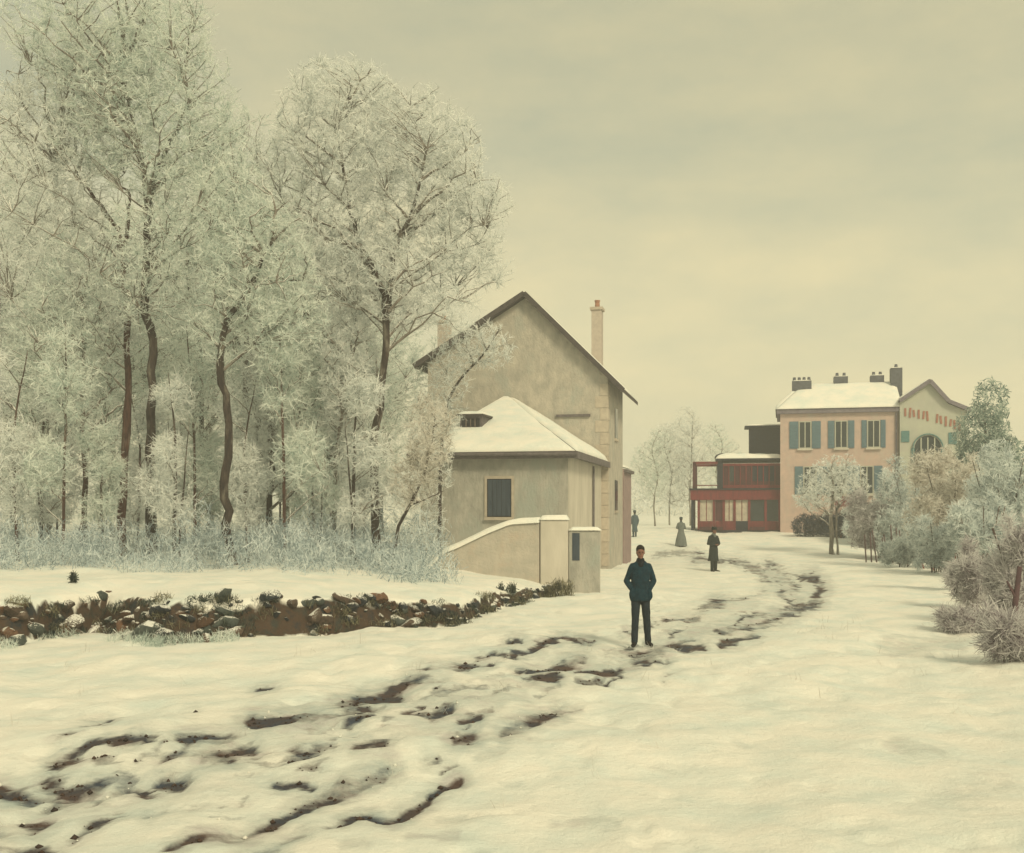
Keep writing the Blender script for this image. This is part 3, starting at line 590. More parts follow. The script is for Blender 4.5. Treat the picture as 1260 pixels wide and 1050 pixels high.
# ------------------------------------------------------------------ buildings
def snow_quad(name, A, B, C, D, th, parent, nu=24, nv=14, seed=0, m=None):
    """thick snow lying on the sloping quad A-B (eave) C-D (ridge side); soft edges"""
    A, B, C, D = map(Vector, (A, B, C, D)); nrm = (B - A).cross(D - A)
    if nrm.length < 1e-6: nrm = (B - A).cross(C - A)
    nrm.normalize();  nrm = nrm if nrm.z > 0 else -nrm
    us, vs_ = np.linspace(0, 1, nu + 1), np.linspace(0, 1, nv + 1); top = []; bot = []
    for v in vs_:
        for u in us:
            p = (A * (1 - u) + B * u) * (1 - v) + (D * (1 - u) + C * u) * v
            e = (1 - abs(2 * u - 1) ** 10) ** .5 * (1 - abs(2 * v - 1) ** 12) ** .5
            nn = float(fbm(np.array([p.x * .9 + seed]), np.array([p.y * .9 + p.z]), 71, 3)[0])
            top.append(p + nrm * (.012 + th * e * (.65 + .7 * nn))); bot.append(p + nrm * .004)
    k = len(top); w_ = nu + 1; fs = []
    for j in range(nv):
        for i in range(nu):
            a = j * w_ + i; fs.append((a, a + 1, a + w_ + 1, a + w_)); fs.append((k + a, k + a + w_, k + a + w_ + 1, k + a + 1))
    for i in range(nu): fs.append((i + 1, i, k + i, k + i + 1)); a = nv * w_ + i; fs.append((a, a + 1, k + a + 1, k + a))
    for j in range(nv): a = j * w_; fs.append((a, a + w_, k + a + w_, k + a)); a += nu; fs.append((a + w_, a, k + a, k + a + w_))
    return mesh(name, top + bot, fs, m or M['snow'], parent, True)
def slab(name, pts, th, m, parent):
    """roof slab: polygon pts with thickness below"""
    pts = [Vector(p) for p in pts]; n = len(pts); d = Vector((0, 0, -th)); fs = [tuple(range(n)), tuple(range(2 * n - 1, n - 1, -1))] + [((i + 1) % n, i, n + i, n + (i + 1) % n) for i in range(n)]
    return mesh(name, pts + [p + d for p in pts], fs, m, parent)
M['plaster'] = mat('grey_buff_plaster', (.53, .49, .435), (.36, .345, .315), 3.0, .92, 1.0, 11, (1, 1, .6), c3=(.38, .39, .36), bdist=.04)
M['plaster2'] = mat('grey_plaster', (.46, .445, .41), (.31, .305, .285), 3.2, .92, 1.0, 11, (1, 1, .5), c3=(.36, .385, .36), bdist=.04)
M['plaster_light'] = mat('pale_cream_plaster', (.60, .56, .50), (.47, .44, .39), 1.6, .92, .4, 14, (1, 1, .3))
M['wall_pink'] = mat('pinkish_garden_wall', (.52, .475, .42), (.40, .38, .34), 2.4, .92, .8, 12, c3=(.50, .41, .34), bdist=.04)
M['quoin'] = mat('pale_quoin_stone', (.53, .47, .40), (.42, .37, .32), 5, .9, .5, 20, vary=.10)
M['tile'] = mat('dark_roof_tile', (.10, .085, .085), (.05, .045, .05), 5, .9, .4, 30)
M['eave'] = mat('purple_grey_eave_board', (.17, .15, .16), (.10, .09, .10), 6, .8, .3, 40, (1, 1, 1))
M['brick'] = mat('pale_chimney_brick', (.52, .46, .41), (.42, .37, .34), 6, .9, .5, 24)
M['pot'] = mat('clay_pot', (.42, .22, .15), (.30, .16, .12), 8, .8)
M['blue_shutter'] = mat('dark_blue_paint', (.055, .075, .105), (.035, .05, .075), 9, .7, .3, 30, (1, 1, .2))
M['dark'] = mat('dark_opening', (.03, .03, .035), (.02, .02, .025), 5, .6)
M['mauve_wall'] = mat('mauve_brick', (.34, .25, .25), (.25, .19, .20), 2.5, .9, .5, 18)
M['glass'] = mat('window_glass', (.035, .05, .06), (.02, .03, .04), 2, .12)
M['wood'] = mat('weathered_wood', (.20, .16, .14), (.12, .10, .09), 7, .85, .4, 30, (1, 1, .2))

HO, HA = (3.93, 45.0), R(-12.7)
def hloc(px, yl):
    """local x on the house at local depth yl for photo column px"""
    c, s = math.cos(HA), math.sin(HA); bx, by = HO[0] - s * yl, HO[1] + c * yl; k = (px - CX) / F
    x = (k * by - bx) / (c - k * s); return x, by + s * x
house = thing('gabled_house', 'tall buff plaster house with a dark-edged gable and low snowy annex', 'house', (HO[0], HO[1], 0), HA)
RX, RZ, SR, SL, XL, DEP = -3.44, 11.45, 1.0, .603, -7.7, 5.0
def rz_(x): return RZ - (SR * (x - RX) if x > RX else SL * (RX - x))
MB().prism([(XL, -.6), (0, -.6), (0, rz_(0) - .19), (RX, RZ - .19), (XL, rz_(XL) - .19)], 0, DEP).build('wall', M['plaster'], house)
roof = slab('roof', [(RX, -.35, RZ), (.66, -.35, rz_(.66)), (.66, DEP + .3, rz_(.66)), (RX, DEP + .3, RZ)], .16, M['tile'], house)
slab('roof', [(XL - .5, -.35, rz_(XL - .5)), (RX, -.35, RZ), (RX, DEP + .3, RZ), (XL - .5, DEP + .3, rz_(XL - .5))], .16, M['tile'], house)
snow_quad('roof_snow', (.6, -.25, rz_(.6)), (.6, DEP + .25, rz_(.6)), (RX, DEP + .25, RZ), (RX, -.25, RZ), .06, roof, 14, 14, 1)
snow_quad('roof_snow', (XL - .4, DEP + .25, rz_(XL - .4)), (XL - .4, -.25, rz_(XL - .4)), (RX, -.25, RZ), (RX, DEP + .25, RZ), .06, roof, 14, 14, 2)
for x0, x1 in ((RX, .68), (RX, XL - .52)):
    MB().bar((x0, -.37, rz_(x0) - .06), (x1, -.37, rz_(x1) - .06), .06, .20).build('verge_board', M['tile'], house)
for px, top, yl, wd in ((735, 376, 3.4, .44), (547, 392, 3.4, .5)):
    x, Y = hloc(px, yl); zt = zpx(top, Y)
    ch = MB().box(x - wd / 2, x + wd / 2, yl - .3, yl + .3, rz_(x) - .6, zt - .25).build('chimney', M['brick'], house, bevel=.02)
    MB().box(x - wd / 2 - .06, x + wd / 2 + .06, yl - .36, yl + .36, zt - .245, zt - .12).build('chimney_cap', M['quoin'], ch)
    MB().rings([(x, yl, zt - .12, .12, .12), (x, yl, zt + .1, .10, .10), (x, yl, zt + .22, .13, .13)], 10).build('chimney_pot', M['pot'], ch)
for i in range(15):
    z0 = .1 + i * .5; lw = .52 if i % 2 else .32
    MB().box(-lw, .022, -.022, (.32 if i % 2 else .52), z0 + .012, z0 + .488).build('quoin', M['quoin'], house, bevel=.012)
MB().box(-2.15, -.72, -.09, .0, 6.26, 6.36).build('ledge', M['eave'], house)
for z0 in (5.5, 2.4):
    wv = MB().box(.004, .03, 2.2, 3.0, z0, z0 + 1.3).build('window', M['glass'], house); MB().box(.0, .07, 2.12, 3.08, z0 - .1, z0 - .003).build('sill', M['quoin'], wv)
ext = MB().prism([(-3.2, -.5), (.06, -.5), (.06, 4.3), (-3.2, 5.1)], DEP + .01, DEP + 2.9).build('side_extension', M['mauve_wall'], house)
snow_quad('extension_snow', (.2, DEP + .02, 4.33), (.2, DEP + 3.0, 4.33), (-3.2, DEP + 3.0, 5.16), (-3.2, DEP + .02, 5.16), .1, ext, 10, 10, 3)
MB().box(-3.0, .2, DEP + .015, DEP + 3.0, 4.15, 4.29, None).build('eave_board', M['eave'], ext)
# annex
AX0, AX1, AY = -5.5, -.28, -8.0
an = MB().box(AX0, AX1, AY, -.01, -.6, 4.28).build('annex_wall', M['plaster2'], house)
MB().box(AX1 + .003, AX1 + .018, AY + .02, -.03, -.3, 4.2).build('annex_lit_side', M['plaster_light'], an)  # paler sheet: the light on this side face is put into its colour
P = (-4.25, -.03, 7.12); ex = .36; A = (AX0 - ex, AY - ex, 4.36); B = (AX1 + ex, AY - ex, 4.36); C = (AX1 + ex, -.03, 4.36); D = (AX0 - ex, -.03, 4.36)
ar = mesh('annex_roof', [A, B, C, D, P] + [(p[0], p[1], p[2] - .1) for p in (A, B, C, D)], [(0, 1, 4), (1, 2, 4), (3, 0, 4), (2, 3, 4), (5, 6, 1, 0), (6, 7, 2, 1), (7, 8, 3, 2), (8, 5, 0, 3), (8, 7, 6, 5)], M['tile'], house)
def inset(p, q, r, f=.015): c_ = (Vector(p) + Vector(q) + Vector(r)) / 3; return [Vector(v).lerp(c_, f) for v in (p, q, r)]
for k, (a_, b_, c_) in enumerate((inset(A, B, P), inset(B, C, P), inset(D, A, P))): snow_quad('roof_snow', a_, b_, c_, c_, .17, ar, 30, 24, 5 + k)
MB().box(A[0], B[0], A[1] - .03, A[1] - .002, 4.13, 4.37).box(B[0] + .002, B[0] + .03, A[1], -.03, 4.13, 4.37).box(A[0] + .01, B[0] - .01, A[1], AY, 4.16, 4.24).build('eave_board', M['eave'], an)
dx, dy = -4.3, -5.7; zb = 4.36 + .33 * (dy - A[1])
dm = MB().box(dx - .42, dx + .42, dy, dy + 1.9, zb - .3, zb + .62).build('dormer', M['eave'], house)
MB().box(dx - .34, dx + .34, dy - .02, dy - .002, zb + .08, zb + .52).build('dormer_window', M['dark'], dm)
for q in (-.17, 0, .17): MB().box(dx + q - .02, dx + q + .02, dy - .045, dy - .022, zb + .08, zb + .52).build('slat', M['wood'], dm)
MB().box(dx - .52, dx + .50, dy - .14, dy + 1.9, zb + .622, zb + .68).build('dormer_roof', M['tile'], dm)
snow_quad('dormer_snow', (dx - .5, dy - .10, zb + .685), (dx + .48, dy - .10, zb + .685), (dx + .48, dy + 1.8, zb + .72), (dx - .5, dy + 1.8, zb + .72), .10, dm, 8, 8, 9)
wx0, wx1, wz0, wz1 = -3.10, -2.24, 2.15, 3.46
wn = MB().box(wx0, wx1, AY - .025, AY - .002, wz0, wz1).build('window', M['dark'], house)
MB().box(wx0 - .09, wx0 - .003, AY - .05, AY - .003, wz0, wz1 + .1).box(wx1 + .003, wx1 + .09, AY - .05, AY - .003, wz0, wz1 + .1).box(wx0 - .002, wx1 + .002, AY - .05, AY - .003, wz1 + .004, wz1 + .1).build('surround', M['quoin'], wn)
for k in range(5):
    a_ = wx0 + .03 + k * .162; MB().box(a_, a_ + .15, AY - .045, AY - .028, wz0 + .03, wz1 - .03).build('shutter_plank', M['blue_shutter'], wn, bevel=.006)
MB().box(wx0 - .08, wx1 + .08, AY - .13, AY - .003, wz0 - .11, wz0 - .004).build('sill', M['quoin'], wn)
MB().tube([(A[0], A[1] - .09, 4.30), (B[0] + .02, A[1] - .09, 4.26)], .055, 8).build('gutter', M['eave'], an)
MB().tube([(AX1 + .08, -2.6, .2), (AX1 + .08, -2.6, 4.1)], .045, 8).build('downpipe', M['eave'], an)

# garden wall in front of the annex
gwx, gwy = xat(600, 31.0), 31.0
gw = thing('garden_wall', 'pinkish garden wall sloping down to the left below the annex', 'garden wall', (gwx, gwy, 0), R(-5))
def gwl(px): return (xat(px, 31.0) - gwx)
prof = [(gwl(522), .55), (gwl(545), 1.15), (gwl(562), 1.30), (gwl(600), 1.72), (gwl(628), 1.98), (gwl(664), 2.03)]
MB().prism([(prof[0][0], -.4), (prof[-1][0], -.4)] + prof[::-1], 0, .38).build('wall', M['wall_pink'], gw, bevel=.03)
cop = MB(); ux = np.linspace(prof[0][0], prof[-1][0], 40); uz = np.interp(ux, [p[0] for p in prof], [p[1] for p in prof]); uz[1:-1] = (uz[:-2] + uz[1:-1] + uz[2:]) / 3
for k, (q, z_) in enumerate(zip(ux, uz)):
    th_ = .10 + .06 * float(vn(np.array([q * 3]), np.array([.5]), 3)[0]); cop.v += [(q, -.06, z_ - .02), (q, -.07, z_ + th_ * .55), (q, .04, z_ + th_), (q, .34, z_ + th_ * .95), (q, .45, z_ + th_ * .5), (q, .44, z_ - .02)]
    if k: cop.f += [((k - 1) * 6 + i, (k - 1) * 6 + i + 1, k * 6 + i + 1, k * 6 + i) for i in range(5)]
cop.f += [(5, 4, 3, 2, 1, 0), tuple(len(cop.v) - 6 + i for i in range(6))]; cop.build('coping_snow', M['snow'], gw, True)
px0, px1 = gwl(665), gwl(699)
pr = MB().box(px0, px1, -.05, .50, -.4, 2.08).build('pier', M['plaster_light'], gw, bevel=.03)
snow_quad('pier_snow', (px0 - .03, -.09, 2.085), (px1 + .03, -.09, 2.085), (px1 + .03, .55, 2.085), (px0 - .03, .55, 2.085), .12, pr, 10, 8, 4)
ex0, ex1 = px1 + .005, gwl(738)
ew = MB().box(ex0, ex1, .05, .5, -.4, 1.78).build('wall_end', M['plaster2'], gw, bevel=.03)
snow_quad('coping_snow', (ex0, .0, 1.79), (ex1 + .04, .0, 1.79), (ex1 + .04, .55, 1.79), (ex0, .55, 1.79), .1, ew, 8, 8, 6)
MB().box(gwl(704), gwl(713), .035, .047, .95, 1.72).build('hatch', M['blue_shutter'], ew)

# pink house beyond the bend
M['pink'] = mat('pink_stucco', (.58, .435, .39), (.47, .37, .345), 2.2, .9, .6, 12, c3=(.50, .44, .40))
M['shutter'] = mat('grey_green_shutter', (.13, .22, .28), (.09, .15, .20), 9, .8, .3, 30, (.3, .3, 4))
M['stack'] = mat('dark_chimney', (.12, .13, .16), (.07, .075, .095), 5, .9, .4, 20, snow=.0)
M['green_wall'] = mat('pale_green_render', (.50, .51, .44), (.42, .44, .39), 1.4, .9, .3, 14, c3=(.46, .45, .42))
M['teal'] = mat('teal_paint', (.11, .24, .25), (.07, .17, .19), 8, .7)
M['redbrick'] = mat('red_brick', (.40, .17, .13), (.30, .14, .11), 9, .9, .4, 30)
M['barge'] = mat('violet_grey_barge_board', (.22, .20, .24), (.15, .13, .17), 6, .8)
PH, PA = (17.36, 71.0, 1.0), R(-13.8)
pink = thing('pink_house', 'pink stucco house with grey-green shutters and a snowy roof', 'house', PH, PA)
MB().box(0, 7.25, 0, 6, -1, 7.7).build('wall', M['pink'], pink)
MB().box(-.22, 7.4, -.24, 6.2, 7.7, 7.98).build('cornice', M['barge'], pink)
E_ = [(-.3, -.32, 7.985), (7.45, -.32, 7.985), (7.45, 6.3, 7.985), (-.3, 6.3, 7.985)]; r0, r1 = (1.5, 3, 9.95), (7.35, 3, 9.95)
pr_ = mesh('roof', E_ + [r0, r1], [(0, 1, 5, 4), (2, 3, 4, 5), (3, 0, 4), (1, 2, 5), (3, 2, 1, 0)], M['tile'], pink)
snow_quad('roof_snow', E_[0], E_[1], r1, r0, .10, pr_, 34, 16, 11); snow_quad('roof_snow', E_[2], E_[3], r0, r1, .2, pr_, 20, 10, 12); snow_quad('roof_snow', E_[3], E_[0], r0, r0, .2, pr_, 16, 12, 13)
def window(par, x, z0, z1, wd, y=0, shutters=True, m='shutter', sw_=.5):
    wi = MB().box(x - wd / 2, x + wd / 2, y - .02, y - .003, z0, z1).build('window', M['glass'], par)
    fr = MB(); f_ = .06
    fr.box(x - wd / 2, x + wd / 2, y - .05, y - .022, z1 - f_, z1).box(x - wd / 2, x + wd / 2, y - .05, y - .022, z0, z0 + f_).box(x - wd / 2, x - wd / 2 + f_, y - .05, y - .022, z0 + f_, z1 - f_).box(x + wd / 2 - f_, x + wd / 2, y - .05, y - .022, z0 + f_, z1 - f_).box(x - .03, x + .03, y - .05, y - .022, z0 + f_, z1 - f_)
    fr.build('frame', M['green_wall'], wi)
    MB().box(x - wd / 2 - .08, x + wd / 2 + .08, y - .16, y - .004, z0 - .12, z0 - .003).build('sill', M['plaster_light'], wi)
    if shutters:
        for sgn in (-1, 1):
            a_ = x + sgn * (wd / 2 + .035); b_ = x + sgn * (wd / 2 + .035 + sw_); sh = MB().box(min(a_, b_), max(a_, b_), y - .06, y - .006, z0, z1)
            for k in range(9):
                zz = z0 + .08 + k * (z1 - z0 - .16) / 9; sh.box(min(a_, b_) + .06, max(a_, b_) - .06, y - .085, y - .062, zz, zz + .09)
            sh.build('shutter', M[m], wi)
    return wi
for x, q in ((1.55, .55), (3.78, .38), (5.75, .3)): window(pink, x, 5.45, 7.2, .78, sw_=q)
for x in (1.85, 3.7, 5.35): window(pink, x, 2.5, 4.3, .8)
for x, yy, wx, hz, nf in ((1.38, 2.4, 1.25, 10.05, 4), (3.9, 3.1, .9, 10.35, 2), (6.2, 3.1, .85, 10.35, 2), (7.35, 2.6, .72, 10.75, 1)):
    c_ = MB().box(x - wx / 2, x + wx / 2, yy - .4, yy + .4, 8.4, hz).build('chimney', M['stack'], pink)
    for k in range(nf):
        q = x - wx / 2 + (k + .5) * wx / nf; MB().rings([(q, yy, hz, .12, .12), (q, yy, hz + .28, .09, .09)], 8).build('chimney_pot', M['stack'], c_)
    snow_quad('chimney_snow', (x - wx / 2, yy - .4, hz + .002), (x + wx / 2, yy - .4, hz + .002), (x + wx / 2, yy + .4, hz + .002), (x - wx / 2, yy + .4, hz + .002), .05, c_, 6, 6, x)
MB().tube([(7.12, -.07, .2), (7.12, -.07, 7.65)], .06, 8).build('downpipe', M['barge'], pink)

gh = thing('gable_house', 'narrow pale green gabled house with teal arched window and red bricks', 'house', PH, PA)
gp = [(7.3, -1), (11.2, -1), (11.2, 7.62), (10.15, 8.1), (9.06, 9.42), (7.3, 8.25)]
MB().prism(gp, -.35, 5.6).build('wall', M['green_wall'], gh)
rl = [(7.26, 8.42), (9.06, 9.64), (10.15, 8.34), (11.5, 7.72)]
for (x0, z0), (x1, z1) in zip(rl[:-1], rl[1:]):
    s_ = slab('roof', [(x0, -.6, z0), (x1, -.6, z1), (x1, 5.8, z1), (x0, 5.8, z0)], .16, M['tile'], gh)
    snow_quad('roof_snow', (x0, -.5, z0), (x1, -.5, z1), (x1, 5.7, z1), (x0, 5.7, z0), .12, s_, 10, 14, x0)
    MB().bar((x0, -.63, z0 - .1), (x1, -.63, z1 - .1), .05, .24).build('barge_board', M['barge'], gh)
for k in range(13):
    x = 7.62 + k * .265; z = 7.62 - .036 * k - .006 * k * k * .6; hgt = (.50, .62, .44, .56)[k % 4]
    if k == 6: continue
    MB().bar((x, -.37, z - hgt / 2), (x + .05 * math.sin(k * 2.1), -.37, z + hgt / 2), .04, .12, (1, 0, 0)).build('brick', M['redbrick'], gh)
ax, az, ar_ = 8.95, 5.35, .88
aw = MB().prism([(ax - .78, 4.3), (ax + .78, 4.3)] + [(ax + .78 * math.cos(R(a)), az + .78 * math.sin(R(a))) for a in range(0, 181, 15)], -.375, -.353).build('arched_window', M['glass'], gh)
rim = MB()
for a in range(0, 180, 12):
    p = [(ax + ar_ * math.cos(R(b)), -.40, az + ar_ * math.sin(R(b))) for b in (a, a + 12)]; rim.bar(p[0], p[1], .06, .2, (0, 1, 0))
rim.box(ax - ar_ - .1, ax - ar_ + .1, -.43, -.37, 4.3, az).box(ax + ar_ - .1, ax + ar_ + .1, -.43, -.37, 4.3, az); rim.build('frame', M['teal'], aw)
for q in (-.4, 0, .4): MB().box(ax + q - .035, ax + q + .035, -.41, -.378, 4.3, az + .66).build('mullion', M['green_wall'], aw)
for q, z in ((7.62, 6.1), (10.4, 5.95)):
    v_ = MB().box(q - .24, q + .24, -.40, -.353, z - .35, z + .35).build('shutter', M['teal'], gh)

# red two-storey wooden pavilion
M['red'] = mat('dark_red_paint', (.20, .028, .036), (.11, .020, .030), 5, .8, .3, 26, (1, 1, .3))
M['red_deep'] = mat('deep_maroon_paint', (.085, .022, .032), (.05, .016, .026), 5, .8, .3, 26, (1, 1, .3))
M['ink'] = mat('blue_black_boards', (.018, .024, .044), (.011, .015, .030), 6, .8, .3, 26)
M['cream_pane'] = mat('pale_curtained_pane', (.55, .50, .42), (.38, .34, .30), 3, .35)
pv = thing('red_pavilion', 'two-storey dark red wooden pavilion with open balcony and glazed veranda', 'pavilion', (12.0, 73.0, 1.05), R(-11))
MB().box(-.1, 5.75, -.15, 4.1, -.9, .12).build('plinth', M['ink'], pv)
fs_ = MB().box(-.12, 5.8, -.22, 4.15, 2.12, 2.78).build('floor_band', M['red'], pv)
MB().box(-.2, 5.85, -.30, 4.2, 2.783, 2.88).build('balcony_floor', M['ink'], pv)
MB().box(1.75, 5.7, 3.95, 4.05, .125, 2.115).box(.02, .1, .1, 4, .125, 2.115).build('back_wall', M['red_deep'], pv)
posts = [0.0, .42, 1.42, 2.05, 2.75, 3.7, 4.75, 5.65]
for k, x in enumerate(posts): MB().box(x - .08, x + .08, -.1, .06, .12, 2.12).build('post', M['ink'] if k == 0 else M['red'], pv)
for k in range(1, 7):
    a_, b_ = posts[k] + .083, posts[k + 1] - .083; dark_ = k in (2, 5, 6)
    pn = MB().box(a_, b_, -.02, .0, .72, 2.11).build('pane', M['red_deep'] if dark_ and k == 2 else (M['glass'] if dark_ else M['cream_pane']), pv)
    MB().box(a_, b_, -.045, .02, .125, .715).build('lower_panel', M['red'] if k != 4 else M['ink'], pn)
    if not dark_: MB().box((a_ + b_) / 2 - .025, (a_ + b_) / 2 + .025, -.035, -.022, .73, 2.1).build('glazing_bar', M['red'], pn)
# upper storey
for x, y_ in ((.12, 0), (.12, 3.9)): MB().box(x - .10, x + .10, y_ - .1, y_ + .1, 2.885, 4.62).build('balcony_post', M['red_deep'], pv)
MB().box(0.02, 1.66, -.1, .08, 4.50, 4.66).box(0.02, 1.66, 3.85, 3.98, 4.50, 4.66).box(.04, .2, .08, 3.85, 4.50, 4.64).build('balcony_beam', M['red'], pv)
MB().box(.22, 1.66, -.07, -.02, 3.05, 3.11).build('balcony_rail', M['red'], pv)
ga = MB().box(1.66, 5.7, .06, 3.95, 2.885, 4.52).build('gallery', M['red_deep'], pv)
MB().box(1.62, 2.0, -.05, .055, 2.885, 4.7).build('corner_board', M['ink'], ga)
for k in range(10):
    a_ = 2.02 + k * .37
    if k in (1, 5, 6, 7, 8): MB().box(a_ + .03, a_ + .34, .035, .057, 3.35, 4.35).build('pane', M['ink'] if k != 1 else M['glass'], ga)
    MB().box(a_ - .035, a_ + .028, -.01, .056, 2.89, 4.5).build('batten', M['red'], ga)
MB().box(2.0, 5.72, -.03, .056, 4.36, 4.52).box(2.0, 5.72, -.03, .056, 2.89, 3.1).build('gallery_band', M['red'], ga)
grf = MB().box(1.5, 5.85, -.22, 4.2, 4.72, 4.84).build('gallery_roof', M['ink'], pv)
snow_quad('roof_snow', (1.5, -.22, 4.845), (5.85, -.22, 4.845), (5.85, 4.2, 5.0), (1.5, 4.2, 5.0), .30, grf, 24, 14, 21)
MB().ball((2.0, .4, 4.95), (.55, .4, .28)).build('roof_vent', M['ink'], grf, True)
cab = MB().box(3.75, 5.95, 2.4, 4.0, 5.0, 7.05).build('roof_cabin', M['ink'], pv)
for k in range(5): MB().box(3.77, 5.93, 2.36 - .02 * (k % 2), 2.397, 5.15 + k * .36, 5.40 + k * .36).build('board', M['ink'], cab)
cr = MB().box(3.45, 6.1, 2.1, 4.2, 7.053, 7.17).build('cabin_roof', M['ink'], cab)
snow_quad('cabin_snow', (3.5, 2.15, 7.175), (6.05, 2.15, 7.175), (6.05, 4.15, 7.175), (3.5, 4.15, 7.175), .10, cr, 10, 8, 31)
pc = mesh('porch_roof', [(5.8, -.9, 2.45), (7.1, -.9, 2.25), (7.1, .9, 2.55), (5.8, .9, 2.8), (5.8, -.9, 2.33), (7.1, -.9, 2.13), (7.1, .9, 2.43), (5.8, .9, 2.68)], [(0, 1, 2, 3), (7, 6, 5, 4), (0, 4, 5, 1), (1, 5, 6, 2), (2, 6, 7, 3), (3, 7, 4, 0)], M['red'], pv)
MB().box(6.72, 6.86, -.7, -.56, -.8, 2.2).build('porch_post', M['ink'], pv); MB().box(5.86, 6.7, .3, .4, -.6, 2.35).build('door', M['ink'], pv)
# red flower boxes along the veranda
for k, (a_, b_) in enumerate(((.5, 1.35), (1.5, 2.0), (3.75, 4.7))):
    bx_ = MB().box(a_, b_, -.42, -.16, .12, .34).build('planter', M['red_deep'], pv)
MB().box(-.5, 3.2, -.75, -.45, -.05, .02).build('step', M['ink'], pv)

# red-roofed lean-to and dark hedges in front of the pink house
Y = 68.5; x = xat(1045, Y)
sh = thing('garden_shelter', 'small red-roofed shelter behind the dark hedge of the pink house', 'shelter', (x, Y, gz(x, Y)), PA)
mesh('roof', [(-.9, -.7, 1.95), (.9, -.7, 2.05), (.75, .7, 2.65), (-.7, .7, 2.5), (-.9, -.7, 1.85), (.9, -.7, 1.95), (.75, .7, 2.55), (-.7, .7, 2.4)], [(0, 1, 2, 3), (7, 6, 5, 4), (0, 4, 5, 1), (1, 5, 6, 2), (2, 6, 7, 3), (3, 7, 4, 0)], M['red'], sh)
for sx in (-.75, .7):
    for sy in (-.6, .55): MB().box(sx - .05, sx + .05, sy - .05, sy + .05, -.1, 1.88 if sy < 0 else 2.36).build('post', M['ink'], sh)
def hedge(label, px, Y, wx, wy, h, n, m, seed, sprig=(.08, .25), sw=.02):
    x = xat(px, Y); z = gz(x, Y); t = thing('hedge', label, 'hedge', (x, Y, z), PA)
    obj('foliage', clump(seed, n, [(q * wx, 0, h * .5, wx * .45, wy, h * .55) for q in (-.6, -.2, .2, .6)], sprig, sw, M[m], .5), t)
    st = MB()
    for k in range(7): st.tube([(wx * (-.8 + .27 * k), 0, -.1), (wx * (-.82 + .28 * k), .05, h * .7)], .03, 5)
    st.build('stems', M['bark'], t)
hedge('long dark clipped hedge in front of the pink house', 1010, 67.5, 1.7, .55, 1.35, 5000, 'hedge', 61)
hedge('dark blue bush at the right end of the clipped hedge', 1050, 66.5, .95, .7, 1.7, 4000, 'hedge', 62)

# ------------------------------------------------------------------ trees and shrubs on the right and beyond
loc, me = px_tree(57.5, 1024, [([(1024, 686), (1022, 640), (1024, 600), (1022, 575)], [.15, .12, .08, .03]), ([(1031, 684), (1029, 640), (1036, 600), (1044, 580)], [.07, .06, .04, .02])],
                  [(1012, 600, 30, 34), (1040, 588, 26, 30), (995, 612, 20, 18), (1058, 606, 16, 20), (1024, 575, 18, 18)], 41, nl=20, nb=150, ntw=1000, limb_r=.04, sw=.014, droop=.5, bark=M['bark_grey'], crown_mat=M['frost'], **K)
plant('young_tree', 'young frosted tree on a pale forked trunk before the pink house', 'tree', me, loc)
def shrub(label, px, py, top, hw, seed, m, ntw, bark='bark', nst=6, sw=.012, lean=0):
    x, Y = at(px, py); z = gz(x, Y) - .05; h = CAMH + (HOR - top) / F * Y - z; r = hw * Y / F; g = random.Random(seed); st = []
    for k in range(nst):
        a = 6.28 * k / nst + g.uniform(-.3, .3); q = r * .55; st.append(([(.15 * math.cos(a), .15 * math.sin(a), -.1), (q * .4 * math.cos(a) + lean * .3, q * .4 * math.sin(a), h * .35), (q * math.cos(a) + lean, q * math.sin(a), h * .8)], [.05 * h / 4, .035 * h / 4, .012]))
    ev = [(0, 0, h * .42, r * .75, r * .65, h * .33)] + [(r * .75 * math.cos(q), r * .6 * math.sin(q), h * g.uniform(.18, .86) * (1 - .12 * abs(math.cos(q))), r * g.uniform(.18, .46), r * g.uniform(.18, .4), h * g.uniform(.07, .2)) for q in [g.uniform(0, 6.28) for _ in range(13)]]
    me = grow(st, ev, seed, nl=22, nb=200, ntw=ntw, limb_r=.025 * h / 4, sw=sw, spr=7, sprig=(.08, .28), steep=.5, bark=M[bark], crown_mat=M[m], **K)
    t = thing('shrub', label, 'shrub', (x, Y, z), 0, 'frosted shrubs on the right of the road'); tr = obj('stems', me[0], t); obj('branches', me[1], tr)['kind'] = 'stuff'; obj('crown', me[2], t)
shrub('leftmost frosted shrub of the right-hand row, next to the leaning stakes', 1086, 688, 590, 44, 201, 'mauve', 3000, sw=.015)
shrub('grey-green frosted shrub under the arched window', 1128, 690, 556, 48, 202, 'shrub_grey', 3600, sw=.015)
shrub('tall brownish cream frosted shrub standing right of the gable house', 1174, 700, 545, 58, 203, 'frost_brown', 4400, sw=.015)
shrub('tall frosted shrub at the right edge, behind the reddish stems', 1232, 712, 530, 60, 204, 'shrub_grey', 4400, sw=.014)
shrub('small mauve-grey shrub nearest the road at the right', 1196, 752, 662, 34, 205, 'mauve', 2000, 'bark_red', sw=.008)
shrub('mauve shrub with reddish stems cut by the right edge', 1256, 772, 620, 44, 206, 'mauve', 2400, 'bark_red', sw=.008, lean=-.2)
shrub('low bluish shrub in front of the leftmost frosted shrub', 1112, 696, 650, 30, 207, 'shrub_grey', 1500, sw=.014)
